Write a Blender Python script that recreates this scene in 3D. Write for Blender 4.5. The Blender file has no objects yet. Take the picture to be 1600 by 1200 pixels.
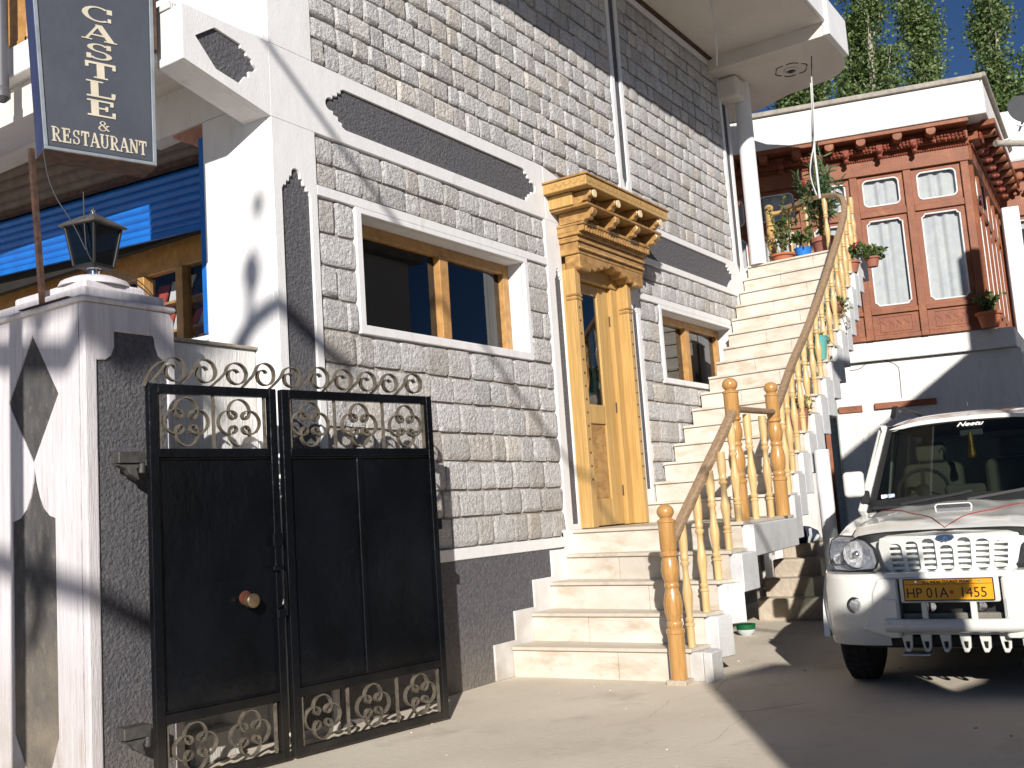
import bpy, bmesh, math, random
from mathutils import Vector, Matrix
from mathutils.geometry import tessellate_polygon
random.seed(7)
PI = math.pi
R = math.radians
scene = bpy.context.scene
COL = scene.collection

# ---------------------------------------------------------------- camera, world, sun
# world axes: +X runs along the hotel front away from the camera, +Y into the hotel, +Z up
CAM = Vector((0, 0, 1.25))
pitch, roll, yaw = R(7.19), R(3.92), R(33.55)
Fw = Vector((math.cos(pitch)*math.cos(yaw), math.cos(pitch)*math.sin(yaw), math.sin(pitch)))
R0 = Vector((math.sin(yaw), -math.cos(yaw), 0))
U0 = R0.cross(Fw)
Rt = R0*math.cos(roll) - U0*math.sin(roll)
Up = R0*math.sin(roll) + U0*math.cos(roll)
cd = bpy.data.cameras.new('camera')
cam = bpy.data.objects.new('camera', cd)
COL.objects.link(cam)
cd.sensor_width = 36.0
cd.lens = 36.0
cd.clip_start = 0.05
cd.clip_end = 2000
m = Matrix((Rt, Up, -Fw)).transposed().to_4x4()
m.translation = CAM
cam.matrix_world = m
scene.camera = cam

SUN_AZ, SUN_EL = R(32.2), R(21.9)          # direction the light travels (azimuth), height of the sun
w = bpy.data.worlds.new('World')
scene.world = w
w.use_nodes = True
nt = w.node_tree
nt.nodes.clear()
sky = nt.nodes.new('ShaderNodeTexSky')
sky.sky_type = 'NISHITA'
sky.sun_disc = False
sky.sun_elevation = SUN_EL
sky.sun_rotation = math.atan2(-math.cos(SUN_AZ), -math.sin(SUN_AZ)) % (2*PI)
sky.altitude = 3500
sky.air_density = 1.05
sky.dust_density = 0.15
sky.ozone_density = 6.5
bg = nt.nodes.new('ShaderNodeBackground')
bg.inputs['Strength'].default_value = 0.05
wo = nt.nodes.new('ShaderNodeOutputWorld')
nt.links.new(sky.outputs[0], bg.inputs['Color'])
nt.links.new(bg.outputs[0], wo.inputs['Surface'])

sl = bpy.data.lights.new('sun', 'SUN')
sl.energy = 4.9
sl.angle = R(0.55)
sl.color = (1.0, 0.955, 0.89)
sun = bpy.data.objects.new('sun', sl)
COL.objects.link(sun)
SD = Vector((math.cos(SUN_EL)*math.cos(SUN_AZ), math.cos(SUN_EL)*math.sin(SUN_AZ), -math.sin(SUN_EL)))
sun.rotation_euler = SD.to_track_quat('-Z', 'Y').to_euler()
sun.location = (-8, -6, 12)

scene.view_settings.view_transform = 'Standard'
scene.view_settings.look = 'None'
scene.view_settings.exposure = 0.3
scene.view_settings.gamma = 1
scene.render.engine = 'CYCLES'
scene.cycles.max_bounces = 8
scene.cycles.diffuse_bounces = 2

# ---------------------------------------------------------------- materials
def _n(nt, t, **kw):
    n = nt.nodes.new(t)
    for k, v in kw.items():
        if k in n.inputs: n.inputs[k].default_value = v
        else: setattr(n, k, v)
    return n

def pm(name, c1, c2=None, scale=8, rough=0.7, bump=0.0, bscale=60, metal=0.0, spec=0.4, tint=0.0,
       objrand=0.0, stretch=(1, 1, 1), dust=0.0, dusth=1.0, coat=0.0, wear=None, wearscale=3, wearamt=0.0,
       coords='pos', bumptype='noise', speck=0.0):
    m = bpy.data.materials.new(name)
    m.use_nodes = True
    nt = m.node_tree
    b = nt.nodes['Principled BSDF']
    b.inputs['Roughness'].default_value = rough
    b.inputs['Metallic'].default_value = metal
    b.inputs['Specular IOR Level'].default_value = spec
    b.inputs['Coat Weight'].default_value = coat
    b.inputs['Coat Roughness'].default_value = 0.08
    L = nt.links
    if coords == 'pos':
        src = _n(nt, 'ShaderNodeNewGeometry').outputs['Position']
    else:
        src = _n(nt, 'ShaderNodeTexCoord').outputs['Object']
    mp = _n(nt, 'ShaderNodeMapping')
    mp.inputs['Scale'].default_value = stretch
    L.new(src, mp.inputs['Vector'])
    V = mp.outputs[0]
    c2 = c2 or tuple(x*0.8 for x in c1)
    nz = _n(nt, 'ShaderNodeTexNoise', Scale=scale, Detail=6.0, Roughness=0.6)
    L.new(V, nz.inputs['Vector'])
    rp = _n(nt, 'ShaderNodeValToRGB')
    rp.color_ramp.elements[0].position = 0.33
    rp.color_ramp.elements[1].position = 0.68
    rp.color_ramp.elements[0].color = (*c2, 1)
    rp.color_ramp.elements[1].color = (*c1, 1)
    L.new(nz.outputs['Fac'], rp.inputs[0])
    C = rp.outputs[0]
    def mix(fac, a, bb, mode='MIX'):
        x = _n(nt, 'ShaderNodeMix', data_type='RGBA', blend_type=mode)
        if hasattr(fac, 'links'): L.new(fac, x.inputs[0])
        else: x.inputs[0].default_value = fac
        for i, s in ((6, a), (7, bb)):
            if hasattr(s, 'links'): L.new(s, x.inputs[i])
            else: x.inputs[i].default_value = (*s, 1)
        return x.outputs[2]
    def mrange(s, a, b_, c, d):
        x = _n(nt, 'ShaderNodeMapRange')
        L.new(s, x.inputs[0])
        for i, v in enumerate((a, b_, c, d)): x.inputs[i+1].default_value = v
        return x.outputs[0]
    if speck:
        n3 = _n(nt, 'ShaderNodeTexNoise', Scale=170.0, Detail=2.0)
        L.new(src, n3.inputs['Vector'])
        C = mix(1.0, C, mix(mrange(n3.outputs['Fac'], .38, .62, 0, 1), (1-speck,)*3, (1+speck,)*3), 'MULTIPLY')
    if tint:
        at = _n(nt, 'ShaderNodeAttribute', attribute_name='tint')
        C = mix(1.0, C, at.outputs['Color'], 'MULTIPLY')
    if objrand:
        oi = _n(nt, 'ShaderNodeObjectInfo')
        v = mrange(oi.outputs['Random'], 0, 1, 1-objrand, 1+objrand)
        cb = _n(nt, 'ShaderNodeCombineColor')
        for i in range(3): L.new(v, cb.inputs[i])
        C = mix(1.0, C, cb.outputs[0], 'MULTIPLY')
    if wear:
        n2 = _n(nt, 'ShaderNodeTexNoise', Scale=wearscale, Detail=8.0, Roughness=0.65)
        L.new(V, n2.inputs['Vector'])
        f = mrange(n2.outputs['Fac'], 0.62-wearamt*0.3, 0.74-wearamt*0.1, 0, min(1, .4+wearamt))
        C = mix(f, C, wear)
    if dust:
        sp = _n(nt, 'ShaderNodeSeparateXYZ')
        L.new(src, sp.inputs[0])
        g = mrange(sp.outputs[2], 0.0, dusth, 1.0, 0.0)
        n4 = _n(nt, 'ShaderNodeTexNoise', Scale=4.0, Detail=7.0)
        L.new(src, n4.inputs['Vector'])
        mm = _n(nt, 'ShaderNodeMath', operation='MULTIPLY')
        L.new(g, mm.inputs[0])
        L.new(mrange(n4.outputs['Fac'], .3, .7, .3, 1.2), mm.inputs[1])
        m2 = _n(nt, 'ShaderNodeMath', operation='MULTIPLY')
        L.new(mm.outputs[0], m2.inputs[0]); m2.inputs[1].default_value = dust
        m2.use_clamp = True
        C = mix(m2.outputs[0], C, (0.33, 0.27, 0.19))
    L.new(C, b.inputs['Base Color'])
    if bump:
        if bumptype == 'noise':
            bn = _n(nt, 'ShaderNodeTexNoise', Scale=float(bscale), Detail=5.0, Roughness=0.6)
            o = bn.outputs['Fac']
        else:
            bn = _n(nt, 'ShaderNodeTexVoronoi', Scale=float(bscale))
            bn.feature = 'SMOOTH_F1'
            o = bn.outputs['Distance']
        L.new(V, bn.inputs['Vector'])
        bp = _n(nt, 'ShaderNodeBump', Strength=min(1.0, bump))
        bp.inputs['Distance'].default_value = 0.004*max(1, bump)*60/bscale*2
        L.new(o, bp.inputs['Height'])
        L.new(bp.outputs[0], b.inputs['Normal'])
    return m

PLASTER = pm('white_plaster', (.80, .79, .79), (.73, .72, .72), 5, .75, .25, 40, wear=(.52, .48, .42), wearscale=2.6, wearamt=.10, stretch=(2.5, 2.5, .8), dust=.75, dusth=.8)
PLASTER2 = pm('white_plaster_weathered', (.78, .77, .75), (.68, .66, .63), 3, .8, .6, 25, wear=(.48, .43, .36), wearscale=3, wearamt=.22, stretch=(3, 3, .6), dust=.6, dusth=.7)
PILLARW = pm('white_pillar_paint', (.70, .67, .69), (.58, .54, .56), 6, .75, .5, 35, stretch=(6, 6, .35), wear=(.36, .31, .29), wearscale=5, wearamt=.2, dust=.7, dusth=.8)
STUCCO = pm('dark_stucco', (.145, .14, .152), (.085, .083, .093), 34, .9, 2.4, 52, dust=.35, dusth=.5, wear=(.22, .20, .18), wearscale=2.6, wearamt=.10)
STUCCO2 = pm('dark_stucco_dusty', (.10, .095, .095), (.06, .058, .06), 9, .9, 1.2, 90, stretch=(1.6, 1.6, .8), wear=(.20, .17, .135), wearscale=14, wearamt=.3, dust=.9, dusth=1.0)
STONE = pm('granite_block', (.59, .575, .565), (.43, .415, .405), 22, .9, 1.8, 38, tint=1, speck=.30, wear=(.30, .25, .20), wearscale=1.6, wearamt=.10, dust=.4, dusth=1.6)
MORTAR = pm('mortar', (.44, .39, .345), (.30, .26, .225), 14, .95, .8, 50)
MARBLE = pm('cream_marble', (.70, .645, .57), (.58, .52, .44), 2.6, .4, .05, 30, wear=(.44, .34, .23), wearscale=2.4, wearamt=.42, objrand=.05, stretch=(1, 1.2, 3), dust=.12, dusth=.3)
TREAD = pm('cream_marble_tread', (.66, .60, .51), (.54, .47, .38), 5, .5, .05, 30, wear=(.40, .33, .25), wearscale=5, wearamt=.4, objrand=.05)
CONC = pm('concrete_white', (.70, .71, .72), (.55, .55, .56), 3, .8, .4, 40, wear=(.45, .43, .40), wearscale=3, wearamt=.15, dust=.55, dusth=.5)
CEIL = pm('painted_soffit', (.74, .69, .63), (.66, .61, .55), 2, .85, .15, 30, wear=(.5, .45, .38), wearscale=2, wearamt=.1)
GROUND = pm('dusty_concrete', (.74, .66, .54), (.62, .545, .435), .8, .95, .25, 32, wear=(.48, .41, .32), wearscale=1.9, wearamt=.26, speck=.06)
CONC2 = pm('dusty_step', (.55, .47, .37), (.43, .36, .28), 3, .95, .7, 20, speck=.08)
BLACK = pm('black_gate_paint', (.0045, .0055, .008), (.002, .0025, .0035), 3, .27, .15, 4, spec=.22, wear=(.010, .012, .017), wearscale=3.5, wearamt=.10, stretch=(1, 1, .6), dust=.08, dusth=.5)
IRON = pm('weathered_iron', (.17, .145, .11), (.065, .055, .043), 25, .65, .3, 60, metal=.1)
RUST = pm('rusty_steel', (.13, .07, .045), (.05, .03, .025), 18, .75, .5, 40, metal=.3)
DOORW = pm('door_pine', (.60, .385, .14), (.43, .25, .08), 4, .38, .15, 30, stretch=(14, 14, .5), coat=.25, wear=(.33, .18, .07), wearscale=2.2, wearamt=.16)
CARVEW = pm('carved_pine', (.50, .295, .10), (.27, .135, .042), 11, .45, .5, 45, stretch=(1, 1, 1.5), coat=.2)
BALW = pm('pale_turned_wood', (.68, .49, .24), (.55, .36, .15), 6, .4, .1, 30, stretch=(9, 9, .8), coat=.3, objrand=.09)
NEWELW = pm('varnished_newel', (.55, .31, .11), (.40, .20, .06), 7, .25, .08, 30, stretch=(12, 12, .7), coat=.7)
RAILW = pm('brown_handrail', (.38, .265, .165), (.24, .155, .09), 8, .6, .3, 40, stretch=(.8, 6, 6))
WINW = pm('window_wood', (.52, .29, .10), (.36, .18, .055), 7, .45, .2, 30, stretch=(2, 2, 2), coat=.2)
REDW = pm('red_ochre_wood', (.275, .088, .033), (.185, .055, .021), 5, .55, .3, 30, wear=(.36, .17, .08), wearscale=5, wearamt=.12)
REDW2 = pm('red_ochre_carving', (.30, .075, .04), (.17, .04, .025), 14, .6, .5, 40)
BLUE = pm('blue_shutter_paint', (.012, .16, .56), (.010, .12, .45), 6, .4, .1, 40, wear=(.10, .16, .25), wearscale=9, wearamt=.05)
BROWNSH = pm('bare_shutter_steel', (.17, .13, .11), (.10, .075, .065), 9, .6, .3, 30)
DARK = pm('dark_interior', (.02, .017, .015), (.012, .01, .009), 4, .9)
PINK = pm('broken_render', (.50, .26, .20), (.33, .17, .13), 9, .9, .8, 30)
CARP = pm('white_car_paint', (.75, .75, .71), (.71, .71, .67), 3, .25, 0, coat=.8, wear=(.50, .46, .39), wearscale=6, wearamt=.12, coords='obj', dust=.45, dusth=.75)
CARBLK = pm('black_trim', (.022, .022, .024), (.014, .014, .015), 9, .5)
RUBBER = pm('tyre_rubber', (.03, .028, .027), (.018, .017, .017), 12, .85, .3, 30, wear=(.12, .10, .08), wearscale=8, wearamt=.15)
CHROME = pm('chrome', (.75, .75, .76), (.6, .6, .62), 5, .12, metal=1)
INTER = pm('beige_cabin_trim', (.36, .32, .26), (.28, .25, .2), 5, .8)
YEL = pm('yellow_plate', (.84, .38, .012), (.80, .35, .012), 5, .4)
INK = pm('black_ink', (.012, .012, .014), None, 5, .5)
WHITEP = pm('white_letter', (.85, .85, .85), (.82, .82, .82), 5, .5)
REDDOT = pm('red_dot', (.65, .08, .03), None, 5, .5)
SIGNF = pm('sign_face', (.075, .082, .10), (.06, .066, .082), 3, .45, .1, 20)
SIGNL = pm('sign_letter', (.62, .56, .44), (.50, .45, .35), 6, .55)
SIGNT = pm('sign_tin', (.05, .06, .14), (.03, .04, .09), 5, .45)
TINL = pm('pale_tin', (.42, .46, .48), (.30, .33, .35), 9, .4, metal=.5)
TERRA = pm('terracotta', (.50, .17, .075), (.40, .13, .06), 8, .75)
TERRA2 = pm('dusty_terracotta', (.36, .14, .09), (.27, .10, .07), 8, .8)
BLUEP = pm('blue_plastic', (.03, .20, .62), (.025, .17, .55), 4, .35)
TEAL = pm('teal_plastic', (.12, .42, .38), (.10, .36, .33), 4, .5)
SOIL = pm('soil', (.06, .045, .03), None, 20, .95)
CURTAIN = pm('curtain_cloth', (.62, .62, .60), (.52, .53, .55), 7, .9, .1, 30, wear=(.34, .39, .50), wearscale=9, wearamt=.18)
GOLD = pm('gold_tassel', (.65, .42, .10), (.30, .17, .03), 60, .35, .5, 60, metal=.6)
GREYD = pm('grey_dish', (.05, .052, .056), (.035, .036, .04), 4, .6)
WIREW = pm('white_cable_plastic', (.7, .7, .7), None, 4, .5)
WIREB = pm('black_cable', (.03, .03, .035), None, 4, .6)
REDPL = pm('red_thread', (.38, .04, .03), None, 4, .6)
PAPER = pm('paper', (.62, .62, .60), (.45, .47, .5), 9, .8)
PAPERR = pm('red_paper', (.45, .07, .04), (.3, .05, .03), 9, .8)
COPING = pm('coping_concrete', (.42, .38, .32), (.28, .25, .21), 7, .95, .8, 25)

def leafmat(name, c, c2, trans=.35):
    m = bpy.data.materials.new(name)
    m.use_nodes = True
    nt = m.node_tree
    b = nt.nodes['Principled BSDF']
    b.inputs['Roughness'].default_value = .5
    at = _n(nt, 'ShaderNodeAttribute', attribute_name='tint')
    x = _n(nt, 'ShaderNodeMix', data_type='RGBA')
    sp = _n(nt, 'ShaderNodeSeparateColor')
    nt.links.new(at.outputs['Color'], sp.inputs[0])
    nt.links.new(sp.outputs[0], x.inputs[0])
    x.inputs[6].default_value = (*c, 1); x.inputs[7].default_value = (*c2, 1)
    nt.links.new(x.outputs[2], b.inputs['Base Color'])
    tr = _n(nt, 'ShaderNodeBsdfTranslucent')
    nt.links.new(x.outputs[2], tr.inputs[0])
    ms = _n(nt, 'ShaderNodeMixShader')
    ms.inputs[0].default_value = trans
    nt.links.new(b.outputs[0], ms.inputs[1]); nt.links.new(tr.outputs[0], ms.inputs[2])
    nt.links.new(ms.outputs[0], nt.nodes['Material Output'].inputs[0])
    return m
LEAF = leafmat('poplar_leaf', (.05, .10, .022), (.21, .28, .10))
LEAF2 = leafmat('pot_plant_leaf', (.06, .11, .03), (.18, .24, .08))
LEAF3 = leafmat('oleander_leaf', (.05, .11, .045), (.14, .23, .10))
FLUTE = pm('fluted_reflector', (.70, .71, .73), (.35, .36, .38), 30, .18, 1.0, 90, metal=.9, stretch=(6, 1, 1), coords='obj')
LEAFD = leafmat('dry_leaf', (.20, .10, .04), (.36, .26, .10))
FLOWER = leafmat('red_flower', (.45, .03, .05), (.65, .10, .14))
BARK = pm('poplar_bark', (.42, .38, .31), (.26, .23, .18), 12, .85, .5, 30)
STEM = pm('green_stem', (.16, .15, .06), None, 12, .8)

def glassmat(name, tr=(.6, .62, .6), ior=1.5, rough=0.0, boost=1.0):
    # thin pane: Fresnel mirror over a tinted see-through layer
    m = bpy.data.materials.new(name)
    m.use_nodes = True
    nt = m.node_tree
    nt.nodes.remove(nt.nodes['Principled BSDF'])
    fr = _n(nt, 'ShaderNodeFresnel', IOR=ior)
    t = nt.nodes.new('ShaderNodeBsdfTransparent'); t.inputs[0].default_value = (*tr, 1)
    g = nt.nodes.new('ShaderNodeBsdfGlossy'); g.inputs['Roughness'].default_value = rough
    g.inputs[0].default_value = (.9, .92, .95, 1)
    mu = _n(nt, 'ShaderNodeMath', operation='MULTIPLY'); mu.inputs[1].default_value = boost
    nt.links.new(fr.outputs[0], mu.inputs[0])
    ge = nt.nodes.new('ShaderNodeNewGeometry')          # reflect only where the ray enters the pane
    inv = _n(nt, 'ShaderNodeMath', operation='SUBTRACT'); inv.inputs[0].default_value = 1.0
    nt.links.new(ge.outputs['Backfacing'], inv.inputs[1])
    m2 = _n(nt, 'ShaderNodeMath', operation='MULTIPLY')
    nt.links.new(mu.outputs[0], m2.inputs[0]); nt.links.new(inv.outputs[0], m2.inputs[1]); mu = m2
    ms = nt.nodes.new('ShaderNodeMixShader')
    nt.links.new(mu.outputs[0], ms.inputs[0]); nt.links.new(t.outputs[0], ms.inputs[1]); nt.links.new(g.outputs[0], ms.inputs[2])
    nt.links.new(ms.outputs[0], nt.nodes['Material Output'].inputs[0])
    return m
GLASS = glassmat('window_glass', (.42, .44, .44), 1.6, 0.0, 1.3)
CLEAR = glassmat('clear_glass', (.93, .94, .94), 1.5)
WSHIELD = glassmat('windscreen_glass', (.25, .29, .27), 1.5)
HLENS = glassmat('headlamp_lens', (.86, .87, .89), 1.6, 0.03, 1.6)
LAMPG = glassmat('smoked_lamp_glass', (.16, .14, .12), 1.5, .15)

# ---------------------------------------------------------------- mesh helpers
OFF = {}
def wpos(o):
    return OFF.get(o.name, Vector((0, 0, 0)))
class M:
    def __init__(s, T=None):
        s.v = []; s.f = []; s.T = T; s.tint = []; s.ct = 1.0
    def a(s, pts, faces):
        n = len(s.v)
        for p in pts:
            p = Vector(p)
            s.v.append(s.T @ p if s.T is not None else p)
        for f in faces:
            s.f.append([i+n for i in f]); s.tint.append(s.ct)
        return s
    def box(s, x0, x1, y0, y1, z0, z1):
        return s.a([(x, y, z) for x in (x0, x1) for y in (y0, y1) for z in (z0, z1)],
                   [(0, 1, 3, 2), (4, 6, 7, 5), (0, 4, 5, 1), (2, 3, 7, 6), (0, 2, 6, 4), (1, 5, 7, 3)])
    def bar(s, p0, p1, w, h, up=(0, 0, 1)):
        p0 = Vector(p0); p1 = Vector(p1)
        d = (p1-p0).normalized(); u = Vector(up)
        if abs(d.dot(u)) > .98: u = Vector((1, 0, 0))
        r = d.cross(u).normalized(); u = r.cross(d)
        return s.a([p + r*sx*w/2 + u*sz*h/2 for p in (p0, p1) for sx in (-1, 1) for sz in (-1, 1)],
                   [(0, 1, 3, 2), (4, 6, 7, 5), (0, 4, 5, 1), (2, 3, 7, 6), (0, 2, 6, 4), (1, 5, 7, 3)])
    def tube(s, pts, r, n=8, r1=None, cap=True):
        pts = [Vector(p) for p in pts]
        k = len(pts); base = []; N = len(s.v); prev = None
        for i, p in enumerate(pts):
            d = (pts[min(i+1, k-1)]-pts[max(i-1, 0)])
            d = d.normalized() if d.length > 1e-9 else Vector((0, 0, 1))
            if prev is None:
                u = Vector((0, 0, 1)) if abs(d.z) < .9 else Vector((1, 0, 0))
                a = d.cross(u).normalized()
            else:
                a = (prev - d*prev.dot(d)).normalized()
            prev = a; b = d.cross(a)
            rr = r if r1 is None else r+(r1-r)*i/(k-1)
            if isinstance(rr, (list, tuple)): rr = rr[i]
            base += [p + (a*math.cos(t)+b*math.sin(t))*rr for t in [2*PI*j/n for j in range(n)]]
        fs = [(i*n+j, i*n+(j+1) % n, (i+1)*n+(j+1) % n, (i+1)*n+j) for i in range(k-1) for j in range(n)]
        if cap: fs += [tuple(range(n))[::-1], tuple(range((k-1)*n, k*n))]
        return s.a(base, fs)
    def lathe(s, prof, c, n=14, ax=None):
        # prof: (radius, height); ax: optional 3x3 matrix
        pts = []
        for r, h in prof:
            for j in range(n):
                q = Vector((r*math.cos(2*PI*j/n), r*math.sin(2*PI*j/n), h))
                if ax is not None: q = ax @ q
                pts.append(Vector(c)+q)
        k = len(prof)
        fs = [(i*n+j, i*n+(j+1) % n, (i+1)*n+(j+1) % n, (i+1)*n+j) for i in range(k-1) for j in range(n)]
        fs += [tuple(range(n))[::-1], tuple(range((k-1)*n, k*n))]
        return s.a(pts, fs)
    def prism(s, outer, holes, f, d0, d1):
        loops = [outer]+list(holes)
        tri = tessellate_polygon([[Vector((p[0], p[1], 0)) for p in l] for l in loops])
        flat = [p for l in loops for p in l]
        n = len(flat)
        fs = [tuple(t) for t in tri]+[tuple(i+n for i in t[::-1]) for t in tri]
        k = 0
        for l in loops:
            for i in range(len(l)):
                j = (i+1) % len(l)
                fs.append((k+i, k+j, n+k+j, n+k+i))
            k += len(l)
        return s.a([f(p[0], p[1], d0) for p in flat]+[f(p[0], p[1], d1) for p in flat], fs)
    def ribbon(s, pts, f, d0, d1, t):
        # flat iron strip bent in a plane: 2D points, thickness t, width from d0 to d1
        k = len(pts); L = []; Rr = []
        for i in range(k):
            a = pts[max(i-1, 0)]; b = pts[min(i+1, k-1)]
            dx, dy = b[0]-a[0], b[1]-a[1]
            q = math.hypot(dx, dy) or 1
            nx, ny = -dy/q*t/2, dx/q*t/2
            L.append((pts[i][0]+nx, pts[i][1]+ny)); Rr.append((pts[i][0]-nx, pts[i][1]-ny))
        P = []
        for i in range(k):
            P += [f(*L[i], d0), f(*L[i], d1), f(*Rr[i], d1), f(*Rr[i], d0)]
        fs = []
        for i in range(k-1):
            for j in range(4):
                fs.append((i*4+j, i*4+(j+1) % 4, (i+1)*4+(j+1) % 4, (i+1)*4+j))
        fs += [(0, 1, 2, 3), ((k-1)*4+3, (k-1)*4+2, (k-1)*4+1, (k-1)*4)]
        return s.a(P, fs)
    def grid(s, f, nu, nv):
        return s.a([f(i/(nu-1), j/(nv-1)) for i in range(nu) for j in range(nv)],
                   [(i*nv+j, (i+1)*nv+j, (i+1)*nv+j+1, i*nv+j+1) for i in range(nu-1) for j in range(nv-1)])
    def build(s, name, mat, parent=None, bevel=0, smooth=False, local=False, seg=1, recalc=True, subsurf=0, weld=False):
        off = Vector((0, 0, 0)) if (local or parent is None) else wpos(parent)
        me = bpy.data.meshes.new(name)
        me.from_pydata([tuple(p-off) for p in s.v], [], s.f)
        if any(isinstance(t, tuple) or t != 1.0 for t in s.tint):
            at = me.color_attributes.new('tint', 'FLOAT_COLOR', 'CORNER')
            buf = []
            for fc, t in zip(s.f, s.tint):
                c = t if isinstance(t, tuple) else (t, t, t)
                buf += [c[0], c[1], c[2], 1.0]*len(fc)
            at.data.foreach_set('color', buf)
        if recalc or weld:
            bm = bmesh.new(); bm.from_mesh(me)
            if weld: bmesh.ops.remove_doubles(bm, verts=bm.verts, dist=1e-5)
            bmesh.ops.recalc_face_normals(bm, faces=bm.faces)
            bm.to_mesh(me); bm.free()
        me.materials.append(mat)
        o = bpy.data.objects.new(name, me)
        COL.objects.link(o)
        if parent is not None:
            o.parent = parent
            OFF[o.name] = wpos(parent)
        if smooth:
            me.polygons.foreach_set('use_smooth', [True]*len(me.polygons))
            me.set_sharp_from_angle(angle=R(42))
        if subsurf:
            sm = o.modifiers.new('sub', 'SUBSURF'); sm.levels = subsurf; sm.render_levels = subsurf
        if bevel:
            bv = o.modifiers.new('bevel', 'BEVEL'); bv.width = bevel; bv.segments = seg
            bv.limit_method = 'ANGLE'; bv.angle_limit = R(35)
        return o

def tag(o, label=None, cat=None, group=None, kind=None):
    if label: o['label'] = label
    if cat: o['category'] = cat
    if group: o['group'] = group
    if kind: o['kind'] = kind
    return o
def thing(name, label, cat, loc=(0, 0, 0), rz=0, group=None):
    o = bpy.data.objects.new(name, None)
    COL.objects.link(o)
    o.location = loc; o.rotation_euler = (0, 0, rz); o.empty_display_size = .2
    OFF[o.name] = Vector(loc)
    return tag(o, label, cat, group)
def boxpart(name, mat, parent, x0, x1, y0, y1, z0, z1, bevel=.004, local=False):
    return M().box(x0, x1, y0, y1, z0, z1).build(name, mat, parent, bevel=bevel, local=local)
def fac(u, v, d):            # facade mapping: u along x, v height, d depth (world y)
    return (u, d, v)
def rect(x0, x1, z0, z1):
    return [(x0, z0), (x1, z0), (x1, z1), (x0, z1)]
def copyobj(o, parent=None, loc=None):
    c = o.copy(); COL.objects.link(c)
    if parent is not None: c.parent = parent
    if loc is not None: c.location = loc
    return c
def clone_tree(o, parent=None, loc=None, rz=None):
    c = o.copy(); COL.objects.link(c); c.parent = parent
    if loc is not None: c.location = loc
    if rz is not None: c.rotation_euler = (0, 0, rz)
    for ch in list(o.children): clone_tree(ch, c)
    return c
def text_mesh(name, body, mat, parent, T, size=1, shear=0, extrude=.002, spacing=1.0, sx=1.0, bold=0.0):
    cu = bpy.data.curves.new(name+'_c', 'FONT')
    cu.body = body; cu.size = size; cu.shear = shear; cu.extrude = extrude; cu.align_x = 'CENTER'
    cu.space_character = spacing; cu.offset = bold; cu.resolution_u = 4
    to = bpy.data.objects.new(name+'_t', cu); COL.objects.link(to)
    dg = bpy.context.evaluated_depsgraph_get()
    me = bpy.data.meshes.new_from_object(to.evaluated_get(dg))
    bpy.data.objects.remove(to)
    me.transform(T @ Matrix.Diagonal((sx, 1, 1, 1)))
    me.materials.clear(); me.materials.append(mat)
    me.name = name
    o = bpy.data.objects.new(name, me); COL.objects.link(o)
    if parent is not None: o.parent = parent
    return o
# ================================================================ ground
g = M()
def gz(x, y): return 0.0
N = 60
g.box(-60, 90, -60, 90, -.3, 0)
gr = g.build('ground', GROUND); tag(gr, kind='structure')
fg = M().a([(x, y, -.004) for x, y in ((-700, -700), (900, -700), (900, 900), (-700, 900))], [(0, 1, 2, 3)])
for v in fg.v: v.z = -.35
tag(fg.build('far_ground', GROUND), kind='structure')
# low dust skirts, chips and pebbles lying on the yard
pb = M()
for i in range(170):
    x = random.uniform(3, 13); y = random.uniform(.6, 4.5)
    r = random.choice((.003, .004, .005, .009)) * random.uniform(.7, 1.4)
    a = random.uniform(0, 6)
    pb.lathe([(r*.3, 0), (r, r*.3), (r*.7, r*.8), (r*.1, r)], (x, y, -.001), 5)
tag(pb.build('pebbles', GROUND), kind='stuff')
# hairline cracks in the yard screed
ckg = M()
for (pts) in ([(5.6, 2.9), (6.1, 3.0), (6.5, 2.86), (7.0, 2.98), (7.5, 2.85), (8.2, 2.9)], [(4.6, 3.4), (5.2, 3.1), (5.6, 2.9), (5.9, 2.4), (6.3, 2.1)], [(8.6, 2.6), (9.3, 2.75), (10.2, 2.6), (11.5, 2.75)], [(3.9, 2.6), (4.6, 2.5), (5.1, 2.3), (5.9, 2.4)]):
    q = []
    for p0, p1 in zip(pts, pts[1:]):
        for k in range(8):
            t = k/8; q.append((p0[0]+(p1[0]-p0[0])*t+random.uniform(-.012, .012), p0[1]+(p1[1]-p0[1])*t+random.uniform(-.012, .012)))
    ckg.ribbon(q, lambda u, v, d: (u, v, d), .0005, .0012, .004)
tag(ckg.build('yard_cracks', CONC2), kind='structure')

# ================================================================ hotel
D = 4.63
hotel = thing('hotel_building', 'tall stone-clad hotel with white plaster bands, dark stucco insets and carved wooden door', 'hotel', (9, D+.3, 0))
WALLTOP = 6.86
# structural core behind cladding, with openings for two windows and the door
core = M()
C0, C1 = D+.035, D+.36
W1 = (5.235, 7.30, 2.60, 3.39); W2 = (10.0, 11.95, 2.58, 3.33); DR = (7.96, 9.0, 1.07, 3.55)
def corebox(x0, x1, z0, z1): core.box(x0, x1, C0, C1, z0, z1)
corebox(4.45, W1[0], -.1, WALLTOP); corebox(W1[0], W1[1], -.1, W1[2]); corebox(W1[0], W1[1], W1[3], WALLTOP)
corebox(W1[1], DR[0], -.1, WALLTOP); corebox(DR[0], DR[1], -.1, DR[2]); corebox(DR[0], DR[1], DR[3], WALLTOP)
corebox(DR[1], W2[0], -.1, WALLTOP); corebox(W2[0], W2[1], -.1, W2[2]); corebox(W2[0], W2[1], W2[3], WALLTOP)
corebox(W2[1], 12.6, -.1, WALLTOP)
core.build('wall', MORTAR, hotel)
inn = M()      # dark rooms behind the openings
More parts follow.
